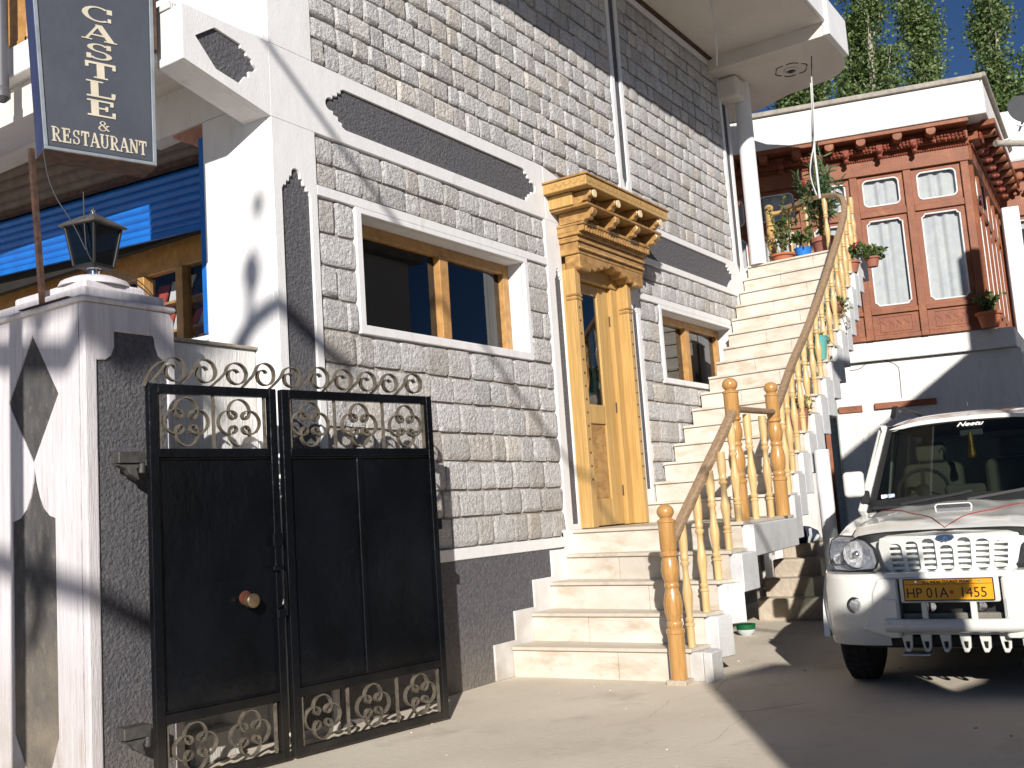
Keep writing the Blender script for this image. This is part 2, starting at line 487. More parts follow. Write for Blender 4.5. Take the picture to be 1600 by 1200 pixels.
inn.box(4.9, 7.7, C1+.8, C1+.85, 2.2, 3.7).box(7.9, 9.4, C1+.8, C1+.85, 1, 3.8).box(9.6, 12.3, C1+.8, C1+.85, 2.2, 3.7)
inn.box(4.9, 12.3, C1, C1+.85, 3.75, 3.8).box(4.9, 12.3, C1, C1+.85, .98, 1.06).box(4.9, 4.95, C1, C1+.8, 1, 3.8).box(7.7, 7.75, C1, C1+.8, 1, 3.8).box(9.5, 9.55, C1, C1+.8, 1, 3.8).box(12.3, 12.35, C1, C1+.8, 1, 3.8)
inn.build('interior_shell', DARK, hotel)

def ornate(a0, a1, b0, b1, tip0=True, tip1=True, tl=None):
    """outline of an inset whose ends step in to a small round knob; a = long axis, b = width"""
    W = (b1-b0)/2; bc = (b0+b1)/2; tl = tl or W*.85
    half = [(0.0, 0.0)]
    end = []
    kn = W*.30
    for i in range(6):
        t = i/5*PI/2
        end.append((kn*(1-math.cos(t)), kn*math.sin(t)*1.0))
    end += [(kn*1.6, kn*.95), (kn*1.6, W*.46), (tl*.62, W*.50), (tl*.62, W*.70), (tl*.82, W*.72), (tl*.82, W*.90), (tl, W)]
    def side(base, sgn, s2):
        return [(base+sgn*p[0], bc+s2*p[1]) for p in end]
    L = []
    if tip0:
        L += [p for p in side(a0, 1, -1)[::-1]][:-1] if False else []
        lo = side(a0, 1, -1); hi = side(a0, 1, 1)
        L += lo[1:]                     # from tip outward along lower edge
    else:
        L += [(a0, b0)]
    if tip1:
        L += side(a1, -1, -1)[1:][::-1] + side(a1, -1, 1)
    else:
        L += [(a1, b0), (a1, b1)]
    if tip0:
        L += side(a0, 1, 1)[::-1]
    else:
        L += [(a0, b1)]
    return L
def swap(l): return [(b, a) for a, b in l]
def plaster(name, outer, holes=(), d0=D, d1=D+.04, mat=PLASTER, f=fac, parent=hotel, insets=True, bev=.004):
    o = M().prism(outer, holes, f, d0, d1).build(name, mat, parent, bevel=bev)
    if insets:
        for h in holes:
            cx = sum(p[0] for p in h)/len(h); cz = sum(p[1] for p in h)/len(h)
            M().prism([(cx+(p[0]-cx)*1.004, cz+(p[1]-cz)*1.004) for p in h], [], f, d0+.018, d1-.002).build('stucco_inset', STUCCO, parent)
    return o
# corner pilaster with its tall inset, then the beam band and so on
insL = swap(ornate(.05, 3.56, 4.495, 4.745, False, True, .16))
plaster('plaster_pilaster', [(4.42, -.05), (4.81, -.05), (4.81, 3.86), (4.42, 3.86)], [insL])
plaster('plaster_pilaster', [(4.42, 4.36), (4.81, 4.36), (4.81, WALLTOP), (4.42, WALLTOP)],
        [swap(ornate(4.93, 6.6, 4.52, 4.73, True, False, .13))])
band1 = ornate(4.93, 7.575, 3.962, 4.255, True, True, .19)
plaster('plaster_band', [(4.42, 3.86), (7.72, 3.86), (7.72, 4.36), (4.42, 4.36)], [band1])
plaster('plaster_strip', [(4.81, 3.43), (7.69, 3.43), (7.69, 3.50), (4.81, 3.50)])
plaster('window_surround', rect(5.175, 7.355, 2.535, 3.43), [rect(5.235, 7.30, 2.60, 3.39)], insets=False)
M().prism(rect(5.225, 7.31, 2.59, 3.40), [rect(5.236, 7.299, 2.601, 3.389)], fac, D+.04, D+.24).build('window_reveal', PLASTER, hotel)
# door pilasters
insD = swap(ornate(1.12, 3.43, 7.80, 7.915, False, True, .12))
plaster('plaster_pilaster', [(7.69, 1.08), (7.94, 1.08), (7.94, 3.86), (7.69, 3.86)], [insD])
plaster('plaster_panel', [(7.72, 3.86), (8.3, 3.86), (8.3, 4.26), (7.72, 4.36)])
insD2 = swap(ornate(1.40, 3.30, 9.30, 9.405, False, True, .1))
plaster('plaster_pilaster', [(9.02, 1.08), (9.475, 1.08), (9.475, 3.50), (9.02, 3.50)], [insD2])
plaster('plaster_strip', [(9.475, 3.375), (11.98, 3.375), (11.98, 3.445), (9.475, 3.445)])
plaster('window_surround', rect(9.945, 12.0, 2.52, 3.375), [rect(10.0, 11.95, 2.58, 3.33)], insets=False)
M().prism(rect(9.99, 11.96, 2.57, 3.34), [rect(10.001, 11.949, 2.581, 3.329)], fac, D+.04, D+.24).build('window_reveal', PLASTER, hotel)
band2 = ornate(8.6, 12.2, 3.86, 4.17, False, True, .2)
plaster('plaster_band', [(8.3, 3.79), (12.33, 3.79), (12.33, 4.24), (8.3, 4.24)], [band2])
# upper pilasters
plaster('plaster_pilaster', [(9.265, 4.24), (9.53, 4.24), (9.53, WALLTOP), (9.265, WALLTOP)],
        [swap(ornate(4.53, 6.80, 9.335, 9.462, True, False, .12))])
plaster('plaster_pilaster', [(12.33, -.05), (12.63, -.05), (12.63, WALLTOP), (12.33, WALLTOP)],
        [swap(ornate(4.10, 6.74, 12.405, 12.555, True, True, .14))])
M().box(4.81, 12.33, D-.012, D+.03, WALLTOP-.07, WALLTOP).build('cornice_strip', PLASTER, hotel, bevel=.004)
M().box(4.3, 12.6, D-.06, D+.3, WALLTOP, WALLTOP+.2).build('eave_board', RUST, hotel)
# plinth: white band over dark stucco that steps down beside the stairs
plaster('plinth_band', [(4.81, .935), (7.62, .935), (7.62, 1.02), (4.81, 1.02)], d0=D-.015)
M().box(4.81, 7.6, D-.005, D+.04, -.05, .935).build('plinth', STUCCO, hotel)
# stepped white skirting against the plinth
st = [(6.47, 0), (6.47, .27), (6.77, .27), (6.77, .49), (7.07, .49), (7.07, .705), (7.37, .705), (7.37, .92), (7.62, .92), (7.62, 1.06), (7.78, 1.06), (7.78, 0)]
plaster('stepped_skirting', st, d0=D-.02, d1=D+.02, insets=False)
plaster('plaster_sill_band', [(7.62, .92), (8.02, .92), (8.02, 1.08), (7.62, 1.08)], d0=D-.004)

# ---- stones
def stone_mesh(k):
    rnd = random.Random(100+k)
    n = 4; V = []; F = []
    for i in range(n):
        for j in range(n):
            u = (-.5, -.36, .36, .5)[i]; v = (-.5, -.34, .34, .5)[j]
            edge = (i in (0, 3)) + (j in (0, 3))
            d = (0.0, .62, 1.0)[2-edge] if edge < 2 else 0.0
            d = {0: 1.0, 1: (.72 if i in (0, 3) else .55), 2: .30}[edge]
            d += rnd.uniform(-.30, .30)
            uu = u*(1 if not edge else .985) + rnd.uniform(-.022, .022); vv = v*.98 + rnd.uniform(-.02, .02)
            if edge == 2: uu *= rnd.uniform(.93, .985); vv *= rnd.uniform(.93, .985)
            V.append((uu, -d, vv))
    for i in range(n-1):
        for j in range(n-1):
            F.append((i*n+j, (i+1)*n+j, (i+1)*n+j+1, i*n+j+1))
    ring = [(i, 0) for i in range(n)]+[(n-1, j) for j in range(1, n)]+[(i, n-1) for i in range(n-2, -1, -1)]+[(0, j) for j in range(n-2, 0, -1)]
    b = len(V)
    for i, j in ring:
        p = V[i*n+j]; V.append((p[0]*1.0, 1.3, p[2]*1.0))
    k2 = len(ring)
    for a in range(k2):
        i, j = ring[a]; i2, j2 = ring[(a+1) % k2]
        F.append((i*n+j, b+a, b+(a+1) % k2, i2*n+j2))
    t = rnd.choice((.84, .91, .96, 1.0, 1.04, 1.10)); wm = rnd.choice((-.008, 0, .02, .045))
    return V, F, (t*(1+wm), t, t*(1-wm*1.3))
SV = [stone_mesh(k) for k in range(22)]
smesh = []
for V, F, t in SV:
    me = bpy.data.meshes.new('stone')
    me.from_pydata(V, [], F)
    at = me.color_attributes.new('tint', 'FLOAT_COLOR', 'CORNER')
    nl = len(me.loops)
    at.data.foreach_set('color', [t[0], t[1], t[2], 1.0]*nl)
    me.materials.append(STONE)
    me.polygons.foreach_set('use_smooth', [True]*len(me.polygons))
    me.set_sharp_from_angle(angle=R(28))
    smesh.append(me)
stones = []
def course(x0, x1, z0, z1, wmin, wmax, prot):
    x = x0+random.uniform(-.0, .0)
    g_ = .008
    while x < x1-.03:
        ww = random.uniform(wmin, wmax)
        if x1-(x+ww) < wmin*.55: ww = x1-x
        stones.append((x+g_/2, x+ww-g_/2, z0+g_/2+random.uniform(0, .006), z1-g_/2-random.uniform(0, .012), prot+random.uniform(-.005, .007)))
        x += ww
def field(x0, x1, z0, z1, h, wmin, wmax, prot=.014, skip=None):
    n = max(1, round((z1-z0)/h)); hh = (z1-z0)/n
    cuts = [z0]+[z0+r*hh+(random.uniform(-.012, .012) if 0 < r < n else 0) for r in range(1, n+1)]
    for r in range(n):
        a, b = cuts[r], cuts[r+1]
        segs = skip(a, b, x0, x1) if skip else [(x0, x1)]
        for s0, s1 in segs:
            if s1-s0 > .06: course(s0, s1, a, b, wmin, wmax, prot)
field(4.82, 7.685, 3.505, 3.855, .175, .16, .31)
field(4.82, 5.17, 2.535, 3.425, .222, .15, .30)
field(7.36, 7.685, 2.535, 3.425, .222, .15, .30)
field(4.82, 7.685, 1.025, 2.53, .215, .17, .34)
field(4.82, 9.255, 4.365, WALLTOP-.075, .172, .13, .29, .018)
field(9.54, 12.32, 4.245, WALLTOP-.075, .172, .13, .27, .018)
field(9.485, 12.32, 3.45, 3.785, .168, .13, .24)
field(9.485, 9.94, 2.52, 3.37, .21, .13, .26)
field(12.005, 12.32, 2.52, 3.37, .21, .13, .26)
def stairskip(a, b, x0, x1):
    k = (a-1.07)/.2
    return [(x0, min(x1, 9.25+k*.275+.45))]
field(9.485, 12.32, 1.27, 2.515, .207, .15, .28, skip=stairskip)
campos = Vector((0, 0, 1.25))
def px_area(s):
    c = Vector(((s[0]+s[1])/2, D, (s[2]+s[3])/2)); v = c-campos; z = v.dot(Fw)
    u = 800+1600*v.dot(Rt)/z; q = 600-1600*v.dot(Up)/z
    if q < -10 or u < 0: return -1
    if u < 690 and q > 640: return .0001
    return (s[1]-s[0])*(s[3]-s[2])*abs(v.y)/z**3
stones.sort(key=px_area, reverse=True)
hoff = wpos(hotel)
for s in stones[:300]:
    o = bpy.data.objects.new('stone', random.choice(smesh)); COL.objects.link(o); o.parent = hotel
    o.location = Vector(((s[0]+s[1])/2, D+.025, (s[2]+s[3])/2))-hoff
    o.scale = ((s[1]-s[0])*random.choice((-1, 1)), s[4], (s[3]-s[2]))
rest = M()
for s in stones[300:]:
    V, F, t = random.choice(SV)
    rest.ct = t
    cx, cz = (s[0]+s[1])/2, (s[2]+s[3])/2
    sx = (s[1]-s[0])*random.choice((-1, 1))
    rest.a([(cx+v[0]*sx, D+.025+v[1]*s[4], cz+v[2]*(s[3]-s[2])) for v in V], F)
o = rest.build('stone_cladding', STONE, hotel, smooth=True); o['kind'] = 'stuff'
print('stones', len(stones))

# ---- windows of the front
def window(x0, x1, z0, z1, muls, stile=.09, topr=.085, botr=.045):
    y0 = D+.17; wf = None
    fr = M().box(x0, x0+stile, y0, y0+.07, z0, z1).box(x1-stile, x1, y0, y0+.07, z0, z1)
    fr.box(x0+stile, x1-stile, y0+.002, y0+.068, z1-topr, z1).box(x0+stile, x1-stile, y0+.002, y0+.068, z0, z0+botr)
    wf = fr.build('window_frame', WINW, hotel, bevel=.005)
    for mx in muls:
        boxpart('mullion', WINW, wf, mx-.055, mx+.055, y0-.012, y0+.06, z0+botr, z1-topr)
    xs = [x0+stile]+[v for mx in muls for v in (mx-.055, mx+.055)]+[x1-stile]
    for i in range(0, len(xs), 2):
        M().box(xs[i], xs[i+1], y0+.05, y0+.055, z0+botr, z1-topr).build('pane', GLASS, wf)
    return wf
window(5.236, 7.299, 2.601, 3.389, [6.36])
window(10.001, 11.949, 2.581, 3.329, [10.98], stile=.08)

# ---- door
YF = 4.50           # front of the door posts
ds = M()
for x0, x1 in ((7.93, 8.03), (8.945, 9.03)):
    ds.box(x0, x1, YF, D+.12, 1.075, 3.42)
ds.box(8.03, 8.945, 4.60, 4.70, 3.375, 3.56)
surround = ds.build('door_surround', DOORW, hotel, bevel=.006)
for x0, x1 in ((7.93, 8.03), (8.945, 9.03)):
    for k in range(2):
        boxpart('post_ring', CARVEW, surround, x0-.008, x1+.008, YF-.008, YF+.10, 3.13+k*.035, 3.15+k*.035)
    bd = M().lathe([(.012, 0), (.010, .004), (.002, .007)], ((x0+x1)/2, YF+.001, 1.5), 8, Matrix(((1, 0, 0), (0, 0, -1), (0, 1, 0)))).build('stud', CARBLK, surround)
    for k in range(1, 15):
        copyobj(bd, surround, (0, 0, k*.12))
    boxpart('inner_post', DOORW, surround, (8.031 if x0 < 8.5 else 8.82), (8.055 if x0 < 8.5 else 8.944), 4.615, 4.70, 1.075, 3.374)
# the leaf
LY = 4.655
leaf = M()
leaf.box(8.058, 8.13, LY, LY+.045, 1.08, 3.37).box(8.60, 8.818, LY, LY+.045, 1.08, 3.37)
leaf.box(8.13, 8.60, LY+.001, LY+.044, 3.27, 3.37).box(8.13, 8.60, LY+.001, LY+.044, 2.03, 2.21).box(8.13, 8.60, LY+.001, LY+.044, 1.08, 1.33)
lf = leaf.build('door_leaf', DOORW, hotel, bevel=.005)
boxpart('lower_panel', CARVEW, lf, 8.13, 8.60, LY+.018, LY+.032, 1.33, 2.03)
M().box(8.13, 8.60, LY+.02, LY+.026, 2.21, 3.27).build('door_glass', GLASS, lf)
for z in (1.35, 2.15, 3.0):
    M().tube([(8.819, LY-.006, z), (8.819, LY-.006, z+.1)], .006).build('hinge', CARBLK, lf)
hd = M().tube([(8.16, LY, 2.33), (8.20, LY-.05, 2.335), (8.21, LY-.055, 2.36), (8.215, LY-.06, 2.45), (8.21, LY-.055, 2.56), (8.20, LY-.05, 2.585), (8.16, LY, 2.59)], .009)
hd.build('door_handle', pm('copper_handle', (.55, .27, .13), None, 9, .25, metal=.9), lf, smooth=True)
M().box(8.34, 8.5, C1+.3, C1+.32, 1.2, 3.3).box(8.30, 8.9, C1+.28, C1+.3, 2.62, 2.68).build('curtain', TEAL, hotel)
# corbelled lintel and canopy over the door
cano = thing
lint = M().box(7.93, 9.235, 4.44, D+.02, 3.55, 3.66)
lintel = lint.build('door_lintel', CARVEW, hotel, bevel=.006)
# scalloped pelmet between posts: stepped corbels coming in from both ends
pel = []
xs = [7.95, 8.06, 8.10, 8.20, 8.24, 8.34, 8.38, 8.47]
M().prism([(7.95, 3.55), (7.95, 3.42), (8.14, 3.40), (8.17, 3.44), (8.24, 3.42), (8.30, 3.47), (8.37, 3.455), (8.42, 3.50), (8.50, 3.49), (8.56, 3.53), (8.62, 3.53),
           (8.68, 3.49), (8.76, 3.50), (8.81, 3.455), (8.88, 3.47), (8.94, 3.42), (9.01, 3.44), (9.04, 3.40), (9.22, 3.42), (9.22, 3.55)], [], fac, 4.445, 4.60).build('corbel_pelmet', CARVEW, lintel, bevel=.01, seg=2)
for xa, xb in ((7.935, 8.15), (9.02, 9.23)):
    for k in range(3):
        M().lathe([(.045-.006*k, 0), (.055-.006*k, .012), (.055-.006*k, .03), (.045-.006*k, .042)], ((xa+xb)/2, 4.52, 3.40+.047*k), 4, Matrix.Rotation(PI/4, 3, 'Z') @ Matrix.Diagonal((2.3, 2.0, 1))).build('capital', CARVEW, lintel, bevel=.006)
for k, (y0, z0, z1, x0, x1) in enumerate(((4.42, 3.66, 3.69, 7.915, 9.25), (4.435, 3.69, 3.715, 7.92, 9.245), (4.405, 3.715, 3.75, 7.90, 9.265))):
    boxpart('moulding', CARVEW, lintel, x0, x1, y0, D+.01, z0, z1, .004)
dt = M()
x = 7.91
while x < 9.24:
    dt.box(x, x+.026, 4.355, 4.42, 3.745, 3.797); x += .050
dt.box(7.90, 9.26, 4.42, D, 3.75, 3.80)
dt.build('dentil_row', CARVEW, lintel)
rope = M()
x = 7.93
while x < 9.23:
    rope.lathe([(.004, 0), (.016, .01), (.016, .02), (.004, .03)], (x, 4.425, 3.585), 6); x += .032
rope.build('carved_rope', CARVEW, lintel)
# lower bracket tier
boxpart('canopy_board', CARVEW, lintel, 7.89, 9.27, 4.345, D, 3.80, 3.83, .005)
boxpart('canopy_box', CARVEW, lintel, 7.97, 9.19, 4.43, D, 3.83, 3.92, .005)
def bracket(x, y0, y1, z0, z1, nm='bracket'):
    h = z1-z0
    prof = [(y1, z0), (y0+.12, z0), (y0+.10, z0+h*.18), (y0+.055, z0+h*.15), (y0+.04, z0+h*.42), (y0+.01, z0+h*.5), (y0, z0+h*.75), (y0+.012, z1), (y1, z1)]
    M().prism(prof, [], lambda u, v, d: (d, u, v), x-.04, x+.04).build(nm, CARVEW, lintel, bevel=.009, seg=2)
for x in (7.93, 8.36, 8.79, 9.22): bracket(x, 4.23, 4.60, 3.81, 3.93)
boxpart('canopy_board', CARVEW, lintel, 7.80, 9.31, 4.235, D, 3.932, 3.955, .005)
boxpart('canopy_box', DOORW, lintel, 7.78, 9.25, 4.38, D, 3.955, 4.075, .005)
fl = M()
for i in range(300):
    x = random.uniform(7.86, 9.2); z = random.uniform(3.962, 4.07)
    fl.lathe([(.003, 0), (.017, .008), (.007, .026)], (x, 4.38, z), 6, Matrix(((1, 0, 0), (0, 0, -1), (0, 1, 0))))
for i in range(240):
    x = random.uniform(7.99, 9.18); z = random.uniform(3.835, 3.915)
    fl.lathe([(.003, 0), (.016, .008), (.006, .024)], (x, 4.43, z), 6, Matrix(((1, 0, 0), (0, 0, -1), (0, 1, 0))))
fl.build('carved_foliage', CARVEW, lintel)
for x in (7.86, 8.31, 8.76, 9.21):
    bracket(x, 4.20, 4.6, 3.96, 4.07, 'rafter_end')
    M().lathe([(.036, 0), (.036, .012)], (x, 4.198, 4.03), 12, Matrix(((1, 0, 0), (0, 0, -1), (0, 1, 0)))).build('rafter_cap', pm('cut_end_grain', (.86, .70, .46), (.74, .56, .34), 30, .6), lintel)
boxpart('canopy_top', DOORW, lintel, 7.70, 9.37, 4.18, D, 4.08, 4.17, .004)
boxpart('canopy_cap', CARVEW, lintel, 7.685, 9.385, 4.165, D, 4.172, 4.19, .003)
sc = M()
def scallop(cx, cz, r, f, d):
    pts = [(cx+r*math.cos(PI+PI*i/10), cz+r*math.sin(PI+PI*i/10)) for i in range(11)]
    sc.ribbon(pts, f, d, d-.003, .004)
x = 7.76
while x < 9.33:
    scallop(x, 4.15, .038, fac, 4.18); x += .08
y = 4.22
while y < 4.60:
    scallop(y, 4.15, .036, lambda u, v, d: (d, u, v), 7.70); y += .078
sc.build('scallop_carving', CARVEW, lintel)

# ---- shop front on the side facing the camera
SX = 4.60
def fx(u, v, d): return (d, u, v)      # maps (y, z) on a plane x=d
M().box(4.42, 4.60, D+.04, 5.29, -.05, 4.0).build('corner_pier', PLASTER, hotel, bevel=.006)
M().box(4.42, 4.60, D+.04, 5.9, 4.0, WALLTOP).build('upper_side_wall', PLASTER, hotel)
M().box(4.62, 5.1, 5.29, 9.2, -.05, 2.56).build('shop_sill_wall', PLASTER2, hotel, bevel=.01)
M().box(4.60, 5.10, 5.341, 9.2, 2.561, 2.60).build('shop_sill', PLASTER, hotel, bevel=.006)
lwall = thing('low_wall', 'low grubby white wall with a thin coping between the gate pillar and the hotel corner', 'wall', (4.0, 4.9, 0))
M().box(3.60, 4.42, 4.845, 4.97, -.05, 2.375).build('wall', PLASTER2, lwall, bevel=.01)
M().box(3.60, 4.43, 4.825, 4.99, 2.376, 2.395).build('coping_slab', COPING, lwall, bevel=.003)
for k in range(3):
    for q in range(2):
        M().box(4.40, 4.419, 5.35+q*.22+.1*(k % 2), 5.35+q*.22+.20+.1*(k % 2), 5.02+k*.17, 5.18+k*.17).build('stone', STONE, hotel, bevel=.012, seg=2)
M().box(4.425, 4.68, 5.292, 5.34, 2.56, 3.90).build('shutter_jamb', BLUE, hotel, bevel=.003)
# curved slats of the roller shutter
def slats(name, mat, z0, z1, n, x, y0, y1, depth=.022, lean=0.0, tilt=.055):
    for k in range(n):
        a = z0+(z1-z0)*k/n; b = z0+(z1-z0)*(k+1)/n
        pts = []
        for i in range(7):
            t = i/6
            pts.append((x-math.sin(PI*t)*depth+lean*((a+(b-a)*t)-z0), a+(b-a)*t))
        V = [(p[0], yy, p[1]+tilt*(yy-5.3)) for yy in (y0, y1) for p in pts]
        F = [(i, i+1, 7+i+1, 7+i) for i in range(6)]
        mm = M().a(V, F)
        mm.build(name, mat, hotel, smooth=True, recalc=False)
slats('shutter_slat', BLUE, 3.395, 3.83, 7, 4.665, 5.335, 9.2, .02)
slats('housing_slat', BROWNSH, 3.865, 4.35, 6, 4.60, 5.31, 9.2, .018, -.30)
M().bar((4.60, 5.34, 3.845), (4.60, 9.2, 4.06), .06, .035).build('shutter_lintel', RUST, hotel)
M().bar((4.655, 5.34, 3.38), (4.655, 9.2, 3.592), .03, .04).build('shutter_foot', BLUE, hotel)
M().box(4.72, 4.78, 5.29, 9.3, 3.40, 4.3).build('shutter_box', DARK, hotel)
M().prism([(5.29, 3.81), (5.29, 4.0), (5.40, 4.15), (5.66, 4.30), (5.68, 4.12), (5.62, 3.98), (5.45, 3.90)], [], fx, 4.44, 4.62).build('broken_render', PINK, hotel, bevel=.01)
# timber shop window
WX = 4.97
sw = M().box(WX, WX+.08, 5.34, 9.2, 3.28, 3.50).box(WX, WX+.08, 5.34, 9.2, 2.601, 2.64)
swf = sw.build('shop_window_frame', WINW, hotel, bevel=.005)
posts = [5.78, 6.24, 6.70, 7.18, 7.64, 8.1, 8.55]
for yy in posts:
    boxpart('mullion', WINW, swf, WX-.02, WX+.07, yy-.04, yy+.04, 2.64, 3.28)
for a, b in zip([5.34]+posts, posts+[9.2]):
    M().box(WX+.035, WX+.04, a+.0, b, 2.64, 3.28).build('pane', CLEAR, swf)
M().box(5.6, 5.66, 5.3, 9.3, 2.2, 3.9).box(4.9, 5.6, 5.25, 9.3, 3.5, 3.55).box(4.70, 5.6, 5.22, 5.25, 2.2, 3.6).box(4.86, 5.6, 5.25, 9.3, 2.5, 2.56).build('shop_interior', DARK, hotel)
# magazines on the shelves inside
rack = thing('magazine_rack', 'slanted magazine shelves with pale papers inside the shop window beside the blue shutter', 'rack', (5.1, 6.0, 2.56))
rb = M()
for z in (2.62, 2.85, 3.08): rb.box(5.10, 5.36, 5.4, 8.9, z-.02, z)
rb.build('shelf', WINW, rack)
for z in (2.62, 2.85, 3.08):
    y = 5.45
    while y < 8.2:
        ww = random.uniform(.08, .16); h = random.uniform(.14, .2); tl = random.uniform(-.05, .05)
        if random.random() < .8:
            p = [(5.11, y, z), (5.11, y+ww, z), (5.18, y+ww+tl, z+h), (5.18, y+tl, z+h)]
            M().a(p+[(q[0]+.012, q[1], q[2]) for q in p], [(0, 1, 2, 3), (7, 6, 5, 4), (0, 4, 5, 1), (1, 5, 6, 2), (2, 6, 7, 3), (3, 7, 4, 0)]).build('magazine', random.choice((PAPER, PAPER, PAPER, PAPERR, SIGNT)), rack)
        y += ww+random.uniform(.01, .05)
# ---- balcony slab over the shop with its tapered corner beam
hexi = [(3.84, 4.19), (3.99, 4.295), (4.13, 4.27), (4.19, 4.26), (4.19, 4.235), (4.235, 4.225), (4.235, 4.20), (4.275, 4.19), (4.29, 4.16), (4.315, 4.14), (4.29, 4.11), (4.25, 4.10), (4.25, 4.06), (4.215, 4.055), (4.17, 3.995), (3.99, 4.03)]
plaster('corner_beam', [(3.75, 4.02), (4.42, 3.862), (4.42, 4.36), (3.75, 4.36)], [hexi], d0=D, d1=D+.05)
M().prism([(3.75, 4.02), (4.42, 3.862), (4.42, 4.36), (3.75, 4.36)], [], fac, D+.05, D+.24).build('corner_beam_core', PLASTER, hotel, bevel=.004)
M().prism([(3.75, 4.12), (3.75, 4.36), (4.6, 4.36), (4.6, 4.30), (4.3, 4.30)], [], lambda u, v, d: (u, d, v), D+.24, 9.5).build('balcony_soffit', CEIL, hotel)
M().box(3.66, 3.75, D+.26, 9.5, 4.37, 4.58).build('balcony_edge', PLASTER, hotel, bevel=.006)
M().box(3.74, 4.42, D+.1, 9.5, 4.362, 4.40).build('balcony_floor', PLASTER2, hotel)
M().box(4.60, 4.75, 5.29, 9.4, 4.3, WALLTOP).build('side_wall_upper', PLASTER2, hotel)
# timber balcony front at the far end
bf = M()
for k in range(5):
    y0 = 6.15+k*.5
    bf.box(3.70, 3.73, y0, y0+.03, 4.58, 5.3)
bf.box(3.70, 3.73, 6.15, 8.6, 5.0, 5.05).box(3.70, 3.73, 6.15, 8.6, 4.60, 4.64).box(3.712, 3.725, 6.15, 8.6, 4.6, 5.3)
bf.build('balcony_panelling', WINW, hotel, bevel=.004)

# ---- roof slab and soffits over the front
RZ = 6.88
roofo = M().prism([(2.5, 3.14), (12.05, 3.14), (12.05, D+.3), (2.5, D+.3)], [], lambda u, v, d: (u, v, d), RZ, RZ+.24).build('roof_slab', CEIL, hotel)
M().box(2.5, 12.06, 3.10, 3.139, RZ+.0, RZ+.3).build('roof_fascia', PLASTER, hotel, bevel=.006)
far = [(12.05, 3.14), (12.85, 3.14)]
for i in range(9):
    t = i/8*PI/2
    far.append((12.85+.62*math.sin(t), 3.14+.5*(1-math.cos(t))))
far += [(13.55, 4.1), (13.75, 4.5), (14.0, 5.2), (14.0, 6.5), (12.05, 6.5)]
M().prism(far, [], lambda u, v, d: (u, v, d), RZ-.17, RZ+.24).build('porch_slab', CEIL, hotel, bevel=.03, seg=3)
M().box(12.04, 12.86, 3.065, 3.142, RZ-.17, RZ+.3).build('porch_fascia', PLASTER, hotel, bevel=.006)
rose = M()
ax = Matrix.Rotation(PI, 3, 'X')
rose.lathe([(.085, 0), (.085, .02), (.07, .03), (.062, .012), (.02, .012)], (12.75, 3.78, RZ-.17), 20, ax)
ro = rose.build('ceiling_light', PLASTER2, hotel, smooth=True)
M().lathe([(.055, .0), (.05, .03), (.02, .045)], (12.75, 3.78, RZ-.17), 14, ax).build('lamp_glass', LAMPG, ro, smooth=True)
pt = M()
for k in range(6):
    a0 = k*PI/3
    pts = []
    for i in range(9):
        a = a0+i/8*.8; r = .19+.02*math.sin(i/8*PI)
        pts.append((12.75+r*math.cos(a), 3.78+r*math.sin(a), RZ-.172))
    pt.tube(pts, .008, 5)
pt.build('petal_moulding', RUST, ro)
M().lathe([(.08, 0), (.08, .02), (.05, .03)], (10.3, 3.9, RZ), 16, ax).build('ceiling_rose', PLASTER2, hotel)
M().box(2.5, 12.3, 3.7, 3.9, RZ+.241, RZ+1.15).build('roof_shade_wall', PLASTER, hotel)  # unseen wall added to extend the roof's shadow onto the back house
# round columns
for (x, y, z0, z1, r, nm) in ((12.72, 4.46, 4.24, RZ-.17, .105, 'upper'), (9.97, 3.06, 0.0, 1.66, .072, 'lower')):
    if nm == 'upper':
        M().lathe([(r, 0), (r, z1-z0)], (x, y, z0), 28).build('round_column', PLASTER, hotel, smooth=True)
        M().prism([(12.34, z1-.30), (12.62, z1-.30), (12.95, z1-.001), (12.34, z1-.001)], [], fac, 4.38, 5.0).build('column_beam', CEIL, hotel, bevel=.05, seg=3)
    else:
        tag(M().lathe([(r, 0), (r, z1-z0)], (x, y, z0), 28).build('round_column', PLASTER, smooth=True),
            'slender white round column standing in the yard under the staircase', 'column')
# short return wall behind the last pilaster
M().box(12.63, 12.9, D+.05, D+.3, -.05, 4.2).build('return_wall', PLASTER2, hotel)
M().box(12.5, 12.6, D+.3, D+1.6, 4.2, RZ).build('porch_side_wall', PLASTER2, hotel)
# ================================================================ staircase
SL = [(6.712, .228), (7.02, .447), (7.33, .662), (7.63, .870), (7.76, 1.070)]
SRx = [6.745, 6.965, 7.13, 7.24, 7.56]; SRy = [3.10, 3.06, 3.01, 2.94, 2.95]
n_up = 16
for k in range(n_up):
    SL.append((9.16+.2365*k if k else 9.16, 1.07+.198*(k+1)))
xl = [9.16, 9.44, 9.69, 9.97, 10.25, 10.52, 10.80, 11.07, 11.33, 11.59, 11.80, 11.97, 12.15, 12.33, 12.52, 12.70]
xr = [9.14, 9.40, 9.66, 9.93, 10.17, 10.44, 10.68, 10.94, 11.20, 11.45, 11.70, 11.90, 12.10, 12.29, 12.47, 12.66]
yr = [3.10, 3.13, 3.15]+[3.16]*13
steps = []
for k in range(5): steps.append((SL[k][0], SRx[k], SRy[k], SL[k][1]))
for k in range(16): steps.append((xl[k], xr[k], yr[k], 1.07+.198*(k+1)))
stair = thing('staircase', 'cream marble staircase climbing along the stone wall from the yard to the upper terrace', 'staircase', (9.5, 3.9, 0))
YW = D-.022
